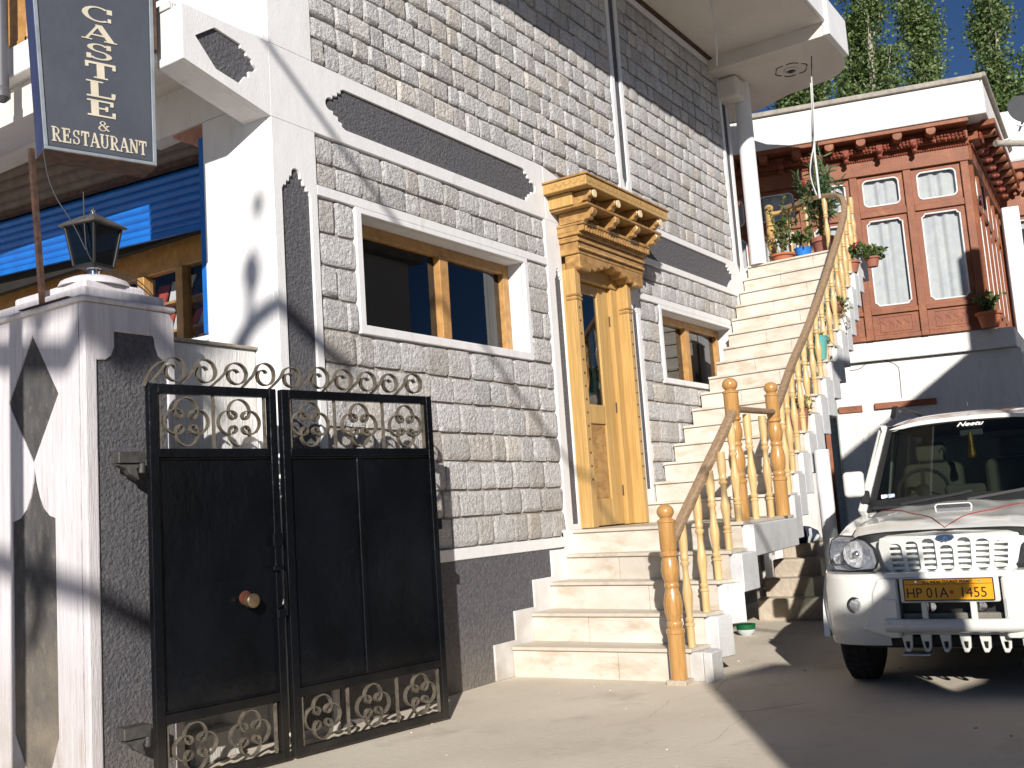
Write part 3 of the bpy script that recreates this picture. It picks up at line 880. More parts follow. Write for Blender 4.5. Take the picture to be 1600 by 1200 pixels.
def plank(name, a, b, z0, z1, back, mat, over=0.0, front=0.0):
    # a, b: left and right front corners (x,y); back: depth
    a = Vector((*a, 0)); b = Vector((*b, 0))
    d = (b-a).normalized(); nrm = Vector((-d.y, d.x, 0))
    if nrm.x < 0: nrm = -nrm
    p = [a-nrm*front, b+d*over-nrm*front, b+d*over+nrm*back, a+nrm*back]
    m_ = M().a([(q.x, q.y, z) for z in (z0, z1) for q in p], [(0, 1, 2, 3), (7, 6, 5, 4), (0, 4, 5, 1), (1, 5, 6, 2), (2, 6, 7, 3), (3, 7, 4, 0)])
    return m_.build(name, mat, stair, bevel=.003)
for k, (x0, x1, y1, z) in enumerate(steps):
    zp = steps[k-1][3] if k else 0.0
    if k+1 < len(steps): nx0, nx1, ny1 = steps[k+1][0], steps[k+1][1], steps[k+1][2]
    else: nx0, nx1, ny1 = x0+.3, x1+.3, y1
    last = k == len(steps)-1
    # tread: quad from this front edge back under the next riser
    bx0, bx1 = nx0+.03, nx1+.03
    if last: bx0, bx1 = x0+.05, x1+.05
    nose = .022
    V = [(x0-nose, YW), (x1-nose, y1+.02), (bx1, ny1+.02 if not last else y1+.02), (bx0, YW)]
    M().a([(q[0], q[1], zz) for zz in (z-.026, z) for q in V], [(0, 1, 2, 3), (7, 6, 5, 4), (0, 4, 5, 1), (1, 5, 6, 2), (2, 6, 7, 3), (3, 7, 4, 0)]).build('tread', TREAD if k < 5 else MARBLE, stair, bevel=.004)
    # riser slab
    zt = z-.0275; zb = zp+.001 if k else 0.0
    n_sl = 2
    sp = (.35 if k % 2 else .62)
    for q in range(2):
        ta, tb = ((0, sp), (sp, 1))[q]
        e = .0015
        V = [(x0+(x1-x0)*ta, YW+(y1+.05-YW)*(ta+(e if q else 0))), (x0+(x1-x0)*tb, YW+(y1+.05-YW)*(tb-(0 if q else e)))]
        V = V+[(V[1][0]+.02, V[1][1]), (V[0][0]+.02, V[0][1])]
        M().a([(p[0], p[1], zz) for zz in (zb, zt) for p in V], [(0, 1, 2, 3), (7, 6, 5, 4), (0, 4, 5, 1), (1, 5, 6, 2), (2, 6, 7, 3), (3, 7, 4, 0)]).build('riser', MARBLE, stair)
    # white concrete block that carries the tread and shows at the open side
    low = 0.0 if k == 0 else (zp-.10 if k < 4 else max(0.0, zp-.22))
    if k == 4: low = z-.27
    sb = .0 if k > 4 else .045
    fx0 = .021; V = [(x0+fx0, YW+.001), (x1+fx0, y1-sb), ((nx1 if not last else x1+.3)+.02, (ny1 if k not in (3, 4) else min(y1, ny1))-sb), (nx0+.02 if not last else x0+.3, YW+.001)]
    if k == 4: V = [(x0+fx0, YW+.001), (x1+fx0, y1-sb), (9.04, 3.10-sb), (9.10, YW+.001)]
    M().a([(q[0], q[1], zz) for zz in (low, z-.027) for q in V], [(0, 1, 2, 3), (7, 6, 5, 4), (0, 4, 5, 1), (1, 5, 6, 2), (2, 6, 7, 3), (3, 7, 4, 0)]).build('step_block', CONC, stair, bevel=.006)
# end cheek of the first step
M().box(6.762, 6.96, 2.985, 3.053, -.01, .20).build('end_cheek', CONC, stair, bevel=.01)
# upper terrace
ter = thing('terrace', 'raised marble-edged terrace at the head of the stairs holding flower pots', 'terrace', (14, 4.2, 4.0))
M().prism([(12.78, D-.02), (12.74, 3.20), (13.7, 3.42), (14.3, 3.8), (14.3, 6.6), (12.62, 6.6), (12.64, D+.4)], [], lambda u, v, d: (u, v, d), 3.95, 4.236).build('terrace_slab', CONC, ter, bevel=.01)
# dark back of the store room under the stairs
tag(M().box(12.9, 13.0, 3.95, 5.5, 0, 3.94).build('store_wall', PLASTER2), 'shaded white wall under the terrace at the back of the yard', 'wall')

# ---- turned railing
def turned(h, kind='bal'):
    if kind == 'bal':
        P_ = [(.021, 0), (.021, .17), (.026, .175), (.026, .19), (.017, .20), (.024, .215), (.024, .235), (.017, .245), (.020, .30), (.027, .40), (.028, .45),
              (.020, .53), (.016, .60), (.017, .66), (.025, .675), (.025, .695), (.017, .705), (.023, .72), (.023, .74), (.019, .755), (.024, .80), (.026, .90), (.024, 1)]
        P_ = [(r*1.32, z) for r, z in P_]
    else:
        P_ = [(.052, 0), (.052, .26), (.058, .265), (.058, .285), (.042, .295), (.05, .31), (.05, .325), (.042, .335), (.056, .38), (.060, .43), (.052, .48), (.040, .52),
              (.047, .53), (.047, .545), (.040, .555), (.054, .59), (.058, .63), (.050, .68), (.042, .70), (.056, .71), (.056, .725), (.046, .735), (.052, .75), (.053, .90),
              (.058, .905), (.058, .915), (.04, .925), (.034, .93), (.034, .937)]
        s = .052; cz = .965; r = .055
        P_ = P_[:-2]+[(.036, .93)]
        for i in range(1, 10):
            t = -PI/2+.55+(PI-.55)*i/9
            P_.append((max(.002, r*math.cos(t)), cz*1.0+(r/h)*math.sin(t)))
    if kind != 'bal': P_ = [(r*1.13, z) for r, z in P_]
    return [(r, z*h) for r, z in P_]
rail = thing('wooden_railing', 'turned wooden stair railing with varnished newel posts and brown handrail', 'railing', (9, 3.1, 0))
def place_post(name, x, y, z, h, kind, mat, lean=None, n=14):
    prof = turned(h, kind)
    return M().lathe(prof, (x, y, z), n).build(name, mat, rail, smooth=True)
N1 = (6.665, 3.195, .03, 1.20); N2 = (7.74, 3.05, 1.07, 1.12); N3 = (8.83, 3.10, 1.07, 1.17)
for nn in (N1, N2, N3): place_post('newel_post', *nn, 'newel', NEWELW, n=20)
M().box(6.60, 6.74, 3.12, 3.27, -.01, .032).build('newel_base', CONC2, rail, bevel=.006)
# lower flight balusters, one or two per tread, rail runs from first newel to second
ra = Vector((6.70, 3.18, .98)); rbp = Vector((7.70, 3.03, 1.93))
def zrail(x): return ra.z+(x-ra.x)/(rbp.x-ra.x)*(rbp.z-ra.z)
for (x, y, k) in ((6.83, 3.155, 0), (7.055, 3.12, 1), (7.235, 3.08, 2), (7.38, 3.035, 3), (7.62, 3.03, 4)):
    z = steps[k][3]; place_post('baluster', x, y, z, zrail(x)-.02-z, 'bal', BALW)
M().bar(ra, rbp, .075, .06).build('handrail', RAILW, rail, bevel=.018, seg=3)
for x in (8.09, 8.45):
    place_post('baluster', x, 3.07, 1.07, .86, 'bal', BALW)
M().bar((7.76, 3.05, 1.955), (8.82, 3.1, 1.985), .07, .045).build('handrail', RAILW, rail, bevel=.014, seg=2)
# upper flight
edge = [Vector((8.86, 3.10, 1.07))]+[Vector((xr[k]+.06, yr[k]+.055, 1.07+.198*(k+1))) for k in range(16)]
railpts = [Vector((x, 3.10+min(.11, max(0, (x-8.86)*.12)), z)) for x, z in ((8.86, 1.99), (9.3, 2.22), (9.82, 2.53), (10.27, 2.83), (10.77, 3.20), (11.24, 3.58), (11.68, 3.96), (12.05, 4.28), (12.25, 4.47))]
railpts += [Vector(p) for p in ((12.45, 3.22, 4.66), (12.64, 3.28, 4.82), (12.82, 3.40, 4.95), (13.0, 3.62, 5.03), (13.2, 3.9, 5.08), (13.45, 4.3, 5.11))]
def smoothpts(p, n=3):
    for _ in range(n):
        q = [p[0]]
        for a, b in zip(p, p[1:]): q += [a*.75+b*.25, a*.25+b*.75]
        q.append(p[-1]); p = q
    return p
rp_ = smoothpts(railpts[::2]+[railpts[-1]] if False else railpts, 2)
hr = M()
k = len(rp_)
pv = []
for i, p in enumerate(rp_):
    d = (rp_[min(i+1, k-1)]-rp_[max(i-1, 0)]).normalized()
    r_ = d.cross(Vector((0, 0, 1))).normalized(); u_ = r_.cross(d)
    for a, b in ((-.032, -.03), (.032, -.03), (.038, .0), (.030, .026), (0, .034), (-.030, .026), (-.038, 0)):
        pv.append(p+r_*a+u_*b)
hr.a(pv, [(i*7+j, i*7+(j+1) % 7, (i+1)*7+(j+1) % 7, (i+1)*7+j) for i in range(k-1) for j in range(7)]+[tuple(range(7)), tuple(range((k-1)*7, k*7))])
hr.build('handrail', RAILW, rail, smooth=True)
def rz_at(x):
    for a, b in zip(rp_, rp_[1:]):
        if a.x <= x <= b.x: return a.z+(b.z-a.z)*(x-a.x)/(b.x-a.x)
    return rp_[-1].z
for i in range(1, 17):
    e = edge[i]
    place_post('baluster', e.x, e.y, e.z, rz_at(e.x)-.03-e.z, 'bal', BALW, n=14)
for (x, y) in ((12.95, 3.60), (13.2, 3.92)):
    place_post('baluster', x, y, 4.236, rz_at(x)-.03-4.236, 'bal', BALW, n=12)
# rear terrace rail with its own newel
r2 = thing('terrace_railing', 'short pale wooden railing along the back of the terrace behind the pots', 'railing', (13.8, 4.2, 4.24))
def post2(name, x, y, z, h, kind, mat): return M().lathe(turned(h, kind), (x, y, z), 12).build(name, mat, r2, smooth=True)
post2('newel_post', 13.55, 4.53, 4.24, .98, 'newel', DOORW)
M().bar((13.55, 4.50, 5.10), (13.60, 3.62, 5.10), .06, .05).build('handrail', DOORW, r2, bevel=.012)
for y in (4.28, 4.02, 3.76): post2('baluster', 13.57, y, 4.236, .84, 'bal', BALW)
post2('baluster', 12.95, 4.85, 4.24, .9, 'bal', BALW); post2('baluster', 12.97, 5.05, 4.24, .9, 'bal', BALW)
M().bar((12.93, 4.7, 5.16), (12.99, 5.6, 5.16), .06, .05).build('handrail', REDW, r2, bevel=.01)
# ================================================================ gate pillar, lamp, sign
pil = thing('gate_pillar', 'white and dark stucco gate pillar with black diamond inset and stepped cap under the lamp', 'pillar', (3.3, 5.0, 0))
px0, px1, py0, py1, pz = 3.06, 3.61, 4.60, 5.50, 2.47
M().box(px0+.03, px1-.01, py0+.03, py1, -.1, pz).build('core', STUCCO2, pil)
# right-hand face (towards -Y): white frame round the dark stucco
inner = [(3.13, -.05), (3.56, -.05), (3.56, 2.17)]
for i in range(7):
    t = i/6*PI/2; inner.append((3.56-.01-.055*math.sin(t)-.005, 2.17+.10*(1-math.cos(t))+.0))
inner += [(3.49, 2.30), (3.48, 2.33), (3.24, 2.33), (3.235, 2.27)]
for i in range(7):
    t = i/6*PI/2; inner.append((3.235-.055*math.sin(t)*1.0, 2.25-.07*(t/(PI/2))-.0))
inner += [(3.13, 2.17)]
M().prism([(px0, -.1), (3.13, -.1), (3.13, 2.17), (3.18, 2.175), (3.215, 2.20), (3.235, 2.25), (3.235, 2.33), (3.48, 2.33), (3.49, 2.27), (3.51, 2.22), (3.56, 2.19), (3.56, -.1), (px1, -.1), (px1, pz-.05), (px1-.03, pz), (px0, pz)],
          [], fac, py0, py0+.05).build('painted_frame', PILLARW, pil, bevel=.008, seg=2)
M().box(3.125, 3.565, py0+.012, py0+.06, -.1, 2.34).build('stucco_inset', STUCCO, pil)
# camera-side face (towards -X): diamond above, pointed panel below
dia = [(5.03, 2.36), (4.80, 2.02), (5.03, 1.68), (5.26, 2.02)]
low_ = [(5.03, 1.66), (5.015, 1.58), (4.985, 1.50), (4.95, 1.44), (4.90, 1.40), (4.85, 1.385), (4.84, .30), (4.90, .16), (4.985, .05), (5.085, .05), (5.15, .16), (5.23, .30), (5.24, 1.385), (5.17, 1.40), (5.11, 1.44), (5.07, 1.50), (5.045, 1.58)]
dia = [(y+.03, z) for y, z in dia]; low_ = [(y+.02, z) for y, z in low_]
def pxm(u, v, d): return (d, u, v)
M().prism([(py0+.052, -.1), (py1, -.1), (py1, pz), (py0+.052, pz)], [dia, low_], pxm, px0, px0+.035).build('painted_face', PILLARW, pil)
M().prism([(5.06, 2.38), (4.81, 2.02), (5.06, 1.66), (5.31, 2.02)], [], pxm, px0+.006, px0+.034).build('diamond_inset', STUCCO2, pil)
M().box(px0+.006, px0+.034, 4.84, 5.28, .03, 1.67).build('panel_inset', STUCCO2, pil)
# stepped, rounded cap
cp = M()
cp.box(px0-.025, px1+.005, py0-.02, py1+.02, pz, pz+.03)
cp.box(px0+.02, px1-.03, py0+.03, py1-.05, pz+.03, pz+.09)
cp.box(px0+.07, px1-.10, py0+.10, py1-.15, pz+.09, pz+.145)
cp.build('cap', PILLARW, pil, bevel=.022, seg=3)
mo = M()
mo.lathe([(.19, 0), (.175, .03), (.12, .055), (.05, .062)], (3.30, 4.86, pz+.14), 18)
mo.build('cap_mound', PILLARW, pil, smooth=True)
M().box(px0-.03, px0+.10, 4.70, 5.14, pz+.031, pz+.037).build('iron_plate', RUST, pil, bevel=.002)
# perimeter wall going on beyond the pillar (edge of the picture)
tag(M().box(3.12, 3.35, 5.502, 9.5, -.1, 1.3).build('boundary_wall', PLASTER2, bevel=.01), 'low white boundary wall running left from the gate pillar', 'wall')

lamp = thing('gate_lamp', 'tapered four-sided black lantern on a steel stub on top of the gate pillar', 'lamp', (3.29, 4.85, pz+.19))
LB = Vector((3.29, 4.85, 0)); lz = 2.66
M().lathe([(.030, 0), (.030, .055), (.036, .06)], (LB.x, LB.y, lz), 16).build('stub', CHROME, lamp, smooth=True)
rot4 = Matrix.Rotation(R(12), 3, 'Z')
def frustum(mm, r0, r1, z0, z1):
    P_ = []
    for r, z in ((r0, z0), (r1, z1)):
        for j in range(4):
            q = rot4 @ Vector((r*math.cos(PI/4+j*PI/2), r*math.sin(PI/4+j*PI/2), 0)); P_.append((LB.x+q.x, LB.y+q.y, z))
    mm.a(P_, [(0, 1, 2, 3), (7, 6, 5, 4), (0, 4, 5, 1), (1, 5, 6, 2), (2, 6, 7, 3), (3, 7, 4, 0)])
    return mm
frustum(M(), .095, .105, lz+.06, lz+.075).build('base_plate', CARBLK, lamp)
for j in range(4):
    fr = M()
    q0 = rot4 @ Vector((.10*math.cos(PI/4+j*PI/2), .10*math.sin(PI/4+j*PI/2), 0)); q1 = rot4 @ Vector((.142*math.cos(PI/4+j*PI/2), .142*math.sin(PI/4+j*PI/2), 0))
    fr.bar(LB+q0+Vector((0, 0, lz+.07)), LB+q1+Vector((0, 0, lz+.285)), .014, .014)
    fr.build('frame_bar', CARBLK, lamp, bevel=.002)
frustum(M(), .094, .136, lz+.075, lz+.283).build('lamp_glass', LAMPG, lamp)
rf = frustum(M(), .175, .18, lz+.285, lz+.295); frustum(rf, .178, .075, lz+.295, lz+.345); frustum(rf, .075, .03, lz+.345, lz+.362)
rf.build('lantern_roof', pm('aged_lantern', (.17, .16, .15), (.07, .065, .065), 14, .5, .3, 30, metal=.4), lamp, bevel=.003)
M().lathe([(.012, 0), (.016, .008), (.008, .016), (.012, .026), (.003, .045)], (LB.x, LB.y, lz+.36), 10).build('finial', CHROME, lamp, smooth=True)
lc = M()
lc.tube(smoothpts([Vector(p) for p in ((3.20, 4.80, 3.12), (3.19, 4.78, 2.90), (3.21, 4.79, 2.76), (3.30, 4.76, 2.685), (3.42, 4.72, 2.66), (3.52, 4.68, 2.58), (3.58, 4.66, 2.50))], 2), .0035, 5)
lc.tube(smoothpts([Vector(p) for p in ((3.27, 4.82, 2.70), (3.36, 4.74, 2.70), (3.47, 4.69, 2.65), (3.55, 4.64, 2.52))], 2), .003, 5)
lc.tube(smoothpts([Vector(p) for p in ((3.08, 4.98, 3.38), (3.10, 4.95, 3.15), (3.17, 4.85, 2.95), (3.21, 4.80, 2.80))], 2), .003, 5)
tag(lc.build('lamp_cables', WIREB), 'thin loose cables running from the sign pole over the pillar cap to the lantern', 'cable')

# sign board on its leaning pole
azs = R(-18)
sd = Vector((math.cos(azs), math.sin(azs), 0)); sn = Vector((-sd.y, sd.x, 0))
SB = Vector((3.10, 5.0, 0))
sign = thing('hotel_sign', 'hanging grey sign board reading CASTLE & RESTAURANT in cream capitals', 'sign', (3.10, 5.0, 3.38))
def sg(u, v, d): return tuple(SB+sd*u+sn*d+Vector((0, 0, v)))
SZ0 = 3.385
lean = .035
def sgl(u, v, d): return sg(u-(v-SZ0)*lean*1.0, v, d)
def sgw(u, v, d):            # board edges flare slightly with height, like the photo's lean
    return sg(u-(v-SZ0)*.06*(1-u/.6), v, d)
M().prism([(.012, SZ0+.012), (.598, SZ0+.012), (.598, 4.9), (.012, 4.9)], [], sgw, -.002, .20).build('sign_box', SIGNT, sign)
M().prism([(.025, SZ0+.025), (.585, SZ0+.025), (.585, 4.88), (.025, 4.88)], [], sgw, -.008, -.003).build('sign_face', SIGNF, sign)
tr = M()
tr.prism([(0, SZ0+.001), (.61, SZ0+.001), (.61, SZ0+.02), (0, SZ0+.02)], [], sgw, -.014, .0)
M().prism([(0, SZ0-.004), (.61, SZ0-.004), (.61, SZ0), (0, SZ0)], [], sgw, -.013, .205).build('sign_underside', RUST, sign)
tr.prism([(0, SZ0+.02), (.02, SZ0+.02), (.02, 4.9), (0, 4.9)], [], sgw, -.014, -.001)
tr.prism([(.59, SZ0+.02), (.61, SZ0+.02), (.61, 4.9), (.59, 4.9)], [], sgw, -.014, .16)
tr.build('tin_trim', TINL, sign, bevel=.002)
M().prism([(.612, 4.1), (.628, 4.1), (.628, 4.9), (.612, 4.9)], [], sgw, -.01, .05).build('side_batten', RUST, sign)
# letters built from strokes with slab serifs
LET = {
 'C': ([('arc', .5, .5, .40, .44, 50, 310, .18)], [(.78, .62, .94, .92), (.80, .10, .90, .34)]),
 'A': ([('l', .10, .04, .50, 1.0, .10), ('l', .50, 1.0, .88, .04, .22), ('l', .26, .34, .74, .34, .09)], [(-.04, 0, .28, .07), (.66, 0, 1.06, .07)]),
 'S': ([('arc', .48, .73, .28, .22, 30, 270, .17), ('arc', .48, .27, .32, .23, -150, 90, .17)], [(.72, .68, .86, .98), (.08, .02, .22, .32)]),
 'T': ([('l', .5, .05, .5, .92, .24)], [(.02, .86, .98, 1.0), (.28, 0, .72, .08), (.02, .64, .12, .86), (.88, .64, .98, .86)]),
 'L': ([('l', .28, .04, .28, .96, .24)], [(.02, .92, .56, 1.0), (.02, 0, .92, .10), (.82, .10, .94, .36)]),
 'E': ([('l', .26, .04, .26, .96, .24)], [(.02, .90, .86, 1.0), (.02, 0, .92, .10), (.26, .46, .66, .55), (.76, .70, .86, .90), (.82, .10, .92, .34), (.60, .36, .68, .66)]),
 'R': ([('l', .24, .04, .24, .96, .22), ('arc', .48, .72, .28, .22, -90, 90, .15), ('l', .46, .50, .86, .04, .20)], [(.02, .92, .50, 1.0), (0, 0, .46, .08), (.40, .46, .50, .56), (.74, 0, 1.04, .08)]),
 'U': ([('l', .22, .34, .22, .96, .22), ('arc', .5, .36, .30, .30, 180, 360, .15), ('l', .80, .36, .80, .96, .12)], [(0, .92, .44, 1.0), (.62, .92, .98, 1.0)]),
 'N': ([('l', .18, .04, .18, .96, .11), ('l', .20, .96, .80, .06, .22), ('l', .84, .04, .84, .96, .11)], [(0, .92, .30, 1.0), (0, 0, .38, .07), (.64, .92, 1.02, 1.0)]),
 '&': ([('arc', .42, .76, .20, .19, 0, 360, .12), ('arc', .40, .27, .30, .25, 70, 330, .15), ('l', .30, .66, .92, .04, .17), ('l', .62, .22, .84, .52, .10)], [(.68, .50, .98, .57)]),
}
def letter(ch, u0, v0, w_, h_, f, name='letter', mat=SIGNL, parent=None, slant=0.0):
    mm = M(); k = 0
    st_, rc = LET[ch]
    def g2(u, v, d): return f(u0+u*w_+slant*v*h_*0, v0+v*h_-slant*(u-.5)*w_, d)
    for s_ in st_:
        k += 1; dd = -.012-.0004*k
        if s_[0] == 'l':
            _, ax_, ay, bx, by, t = s_
            if abs(ay-by) < 1e-6: q = [(ax_, ay-t/2), (bx, by-t/2), (bx, by+t/2), (ax_, ay+t/2)]
            else: q = [(ax_-t/2, ay), (ax_+t/2, ay), (bx+t/2, by), (bx-t/2, by)]
            mm.prism(q, [], g2, dd, -.0075)
        else:
            _, cx, cy, rx, ry, a0, a1, t = s_
            n = 14; o_ = []; i_ = []
            for i in range(n+1):
                a = R(a0+(a1-a0)*i/n)
                th = t*(.45+.55*abs(math.cos(a)))
                o_.append((cx+(rx+th*.5)*math.cos(a), cy+(ry+t*.22)*math.sin(a))); i_.append((cx+(rx-th*.5)*math.cos(a), cy+(ry-t*.22)*math.sin(a)))
            for i in range(n):
                mm.prism([o_[i], o_[i+1], i_[i+1], i_[i]], [], g2, dd, -.0075)
    for (a, b, c, d_) in rc:
        k += 1
        mm.prism([(a, b), (c, b), (c, d_), (a, d_)], [], g2, -.012-.0004*k, -.0075)
    return mm.build(name, mat, parent)
lets = 'CASTLE'
for i, ch in enumerate(lets):
    letter(ch, .236, 3.6225+(5-i)*.1125, .165, .096, sgw, parent=sign)
letter('&', .29, 3.540, .062, .060, sgw, parent=sign)
x = .043
for ch in 'RESTAURANT':
    wch = .0535 if ch not in 'ST' else .047
    letter(ch, x, 3.437, wch*.92, .084, sgw, parent=sign)
    x += wch
letter('U', .232, 4.186, .160, .080, sgw, parent=sign) if False else None
pole = thing('sign_pole', 'thin rusty pole standing on the gate pillar cap and carrying the sign board', 'pole', (3.07, 4.99, pz+.04))
M().bar((3.075, 4.985, pz+.038), (3.05, 5.04, 3.384), .026, .026, up=(1, 0, 0)).build('pole_shaft', RUST, pole)
tag(M().tube([(3.58, 6.24, 4.23), (3.56, 6.24, 6.4)], .042, 14).lathe([(.02, -.06), (.05, -.03), (.05, .02), (.042, .04)], (3.58, 6.24, 4.22), 12).build('drain_pipe', pm('grey_pipe', (.09, .09, .105), None, 5, .5), smooth=True),
    'grey vertical pipe end at the left edge beside the timber balcony', 'pipe')

# ================================================================ gate
gate = thing('iron_gate', 'black double steel gate with curled iron scrollwork opened against the pillar', 'gate', (3.347, 4.409, 0))
gd = Vector((math.cos(R(-9.56)), math.sin(R(-9.56)), 0)); gn = Vector((-gd.y, gd.x, 0))   # gn points to the wall
GB = Vector((3.347, 4.409, 0))
def gm(u, v, d): return tuple(GB+gd*u+gn*d+Vector((0, 0, v)))
def gbar(name, u0, u1, v0, v1, d0=-.02, d1=.02, mat=BLACK, par=None, bev=.004):
    return M().prism(rect(u0, u1, v0, v1), [], gm, d0, d1).build(name, mat, par or gate, bevel=bev)
Z0, Z1, Z2, Z3, Z4, Z5 = .02, .065, .33, .38, 1.655, 1.70
ZT = 1.985; ZU = 2.035
leaves = ((-.06, .70), (.735, 1.875))
for li, (a, b) in enumerate(leaves):
    lf_ = M()
    lf_.prism(rect(a, a+.05, Z0, ZU), [], gm, -.022, .022).prism(rect(b-.045, b, Z0, ZU), [], gm, -.022, .022)
    for (z0, z1) in ((Z0, Z1), (Z2, Z3), (Z4, Z5), (ZT, ZU)):
        lf_.prism(rect(a+.05, b-.045, z0, z1), [], gm, -.02, .02)
    lfo = lf_.build('leaf_frame', BLACK, gate, bevel=.003)
    gbar('sheet_panel', a+.048, b-.043, Z3-.005, Z4+.005, .002, .008, par=lfo, bev=0)
    if li == 1:
        gbar('sheet_stiffener', 1.255, 1.295, Z3, Z4, -.012, .002, par=lfo)
    gbar('inner_bead', a+.052, b-.047, Z4-.012, Z4-.001, -.014, .001, par=lfo)
    gbar('inner_bead', a+.052, b-.047, Z3+.001, Z3+.012, -.014, .001, par=lfo)
def curl_pts(R1, span, r2, turn, flip=1):
    """C scroll: big arc of radius R1 and angle span, tightening into curls of radius r2 at both ends"""
    def half(sg_):
        x = y = 0.0; th = 0.0; out = []
        L1 = R1*span/2; s = 0; ds_ = .004
        tot = 0
        while tot < turn and len(out) < 400:
            if s < L1: kk = 1/R1
            else:
                tt = min(1, (s-L1)/(.035)); kk = (1/R1)*(1-tt)+(1/r2)*tt; tot += kk*ds_
            th += kk*ds_*sg_; x += math.cos(th)*ds_*sg_; y += math.sin(th)*ds_*sg_; s += ds_
            out.append((x, y))
        return out
    A = half(1); B = half(-1)
    return [(p[0], p[1]*flip) for p in B[::-1]+[(0, 0)]+A]
def place2(pts, cx, cy, ang):
    c, s = math.cos(ang), math.sin(ang)
    return [(cx+p[0]*c-p[1]*s, cy+p[0]*s+p[1]*c) for p in pts]
def thin(pts, k=2): return pts[::k]+([pts[-1]] if (len(pts)-1) % k else [])
CS = thin(curl_pts(.062, 3.7, .016, 4.3), 3)
def flower(cx, cz, s=1.0):
    f_ = M()
    for q in range(4):
        a = q*PI/2
        ox, oz = cx+math.sin(a)*.118*s, cz-math.cos(a)*.118*s*1.0
        f_.ribbon(place2([(p[0]*s, p[1]*s) for p in CS], ox, oz, a), gm, -.014, .014, .0065)
    return f_.build('iron_rosette', IRON, gate, recalc=False)
def vbars(us, z0, z1):
    for u in us: gbar('iron_bar', u-.006, u+.006, z0, z1, -.008, .010, IRON, bev=0)
zc = (Z5+ZT)/2; zl = (Z1+Z2)/2
for cx in (.155, .47): flower(cx, zc, 1.08); flower(cx, zl, 1.0)
for cx in (.935, 1.295, 1.66): flower(cx, zc, 1.10); flower(cx, zl, 1.02)
vbars((.005, .315, .63), Z5, ZT); vbars((.005, .63), Z1, Z2); vbars((.80, 1.115, 1.48, 1.81), Z5, ZT); vbars((.80, 1.115, 1.48, 1.81), Z1, Z2)
# running scrolls on top
def wave(u0, wdt, h):
    pts = []
    # rises from the rail, arches over and winds into a curl
    for i in range(7):
        t = i/6; pts.append((u0-.085*wdt/.17*(1-t)**1.2-.02, ZU+.004+h*.62*t))
    cx, cz, r = u0+.045, ZU+h*.58, .065
    for i in range(1, 40):
        t = i/39; a = PI-.1-t*(2*PI*1.38)
        rr = r*(1-.10*t)-.035*max(0, t-.42)/.58*1.0
        pts.append((cx+rr*math.cos(a)*(wdt/.17)-.012*t, cz+rr*math.sin(a)*(h/.14)-.01*t))
    return pts
for k in range(10):
    M().ribbon([(p[0]+random.uniform(-.001, .001), p[1]) for p in wave(.055+k*.182+random.uniform(-.008, .008), .17*random.uniform(.95, 1.05), .135*random.uniform(.95, 1.06))], gm, -.016, .016, .0065).build('top_scroll', IRON, gate, recalc=False)
M().ribbon([(-.075, 2.02), (-.06, 2.07), (-.03, 2.115), (.01, 2.15), (.05, 2.16)], gm, -.014, .014, .006).build('top_scroll', IRON, gate, recalc=False)
# lock, latch, hinges, knob
gbar('latch_bracket', .625, .69, 1.03, 1.055, -.05, -.02); M().tube([gm(.63, 1.045, -.045), gm(.672, 1.03, -.05), gm(.678, 1.0, -.05), gm(.678, .87, -.05), gm(.67, .845, -.05), gm(.64, .835, -.045)], .006, 6).build('pull_handle', BLACK, gate)
gbar('bolt_plate', .64, .70, 1.16, 1.23, -.034, -.02); gbar('bolt_plate', .655, .70, .77, .82, -.034, -.02)
M().tube([gm(.71, .78, -.03), gm(.71, 1.02, -.03)], .008, 8).build('drop_bolt', BLACK, gate)
kb = M(); kax = Matrix(((gd.x, 0, -gn.x), (gd.y, 0, -gn.y), (0, 1, 0)))
kb.lathe([(.018, 0), (.020, .03), (.036, .036), (.038, .075), (.030, .082)], gm(.475, .885, .0), 18, kax)
kb.build('lock_cylinder', pm('old_brass', (.20, .15, .09), (.10, .07, .04), 20, .4, metal=.6), gate, smooth=True)
M().lathe([(.036, 0), (.038, .006), (.030, .010)], gm(.468, .90, -.001), 18, kax).build('lock_rose', pm('red_rust', (.10, .022, .012), (.04, .012, .008), 30, .8), gate, smooth=True)
gbar('staple', 1.86, 1.90, 1.18, 1.25, -.03, .03); gbar('staple', 1.872, 1.92, 1.205, 1.225, -.005, .02)
for z in (1.66, .315):
    h_ = M()
    h_.prism(rect(-.20, -.058, z-.028, z+.03), [], gm, .03, .12)
    h_.prism([(-.20, z-.035), (-.07, z-.035), (-.10, z-.06), (-.085, z-.115), (-.135, z-.085), (-.15, z-.06)], [], gm, .04, .10)
    h_.lathe([(.018, -.05), (.018, .05)], gm(-.07, z-.03, .05), 10)
    h_.build('hinge_bracket', pm('hinge_iron', (.10, .095, .09), (.05, .047, .045), 20, .6, .3, 40, metal=.4), gate, bevel=.004)

# small white seat of broken plaster seen through the foot of the gate
tag(M().box(3.75, 4.1, 4.72, 5.0, -.01, .17).build('plaster_block', PLASTER2, bevel=.02), 'rough white plaster block lying on the yard behind the lower gate scrollwork', 'block')
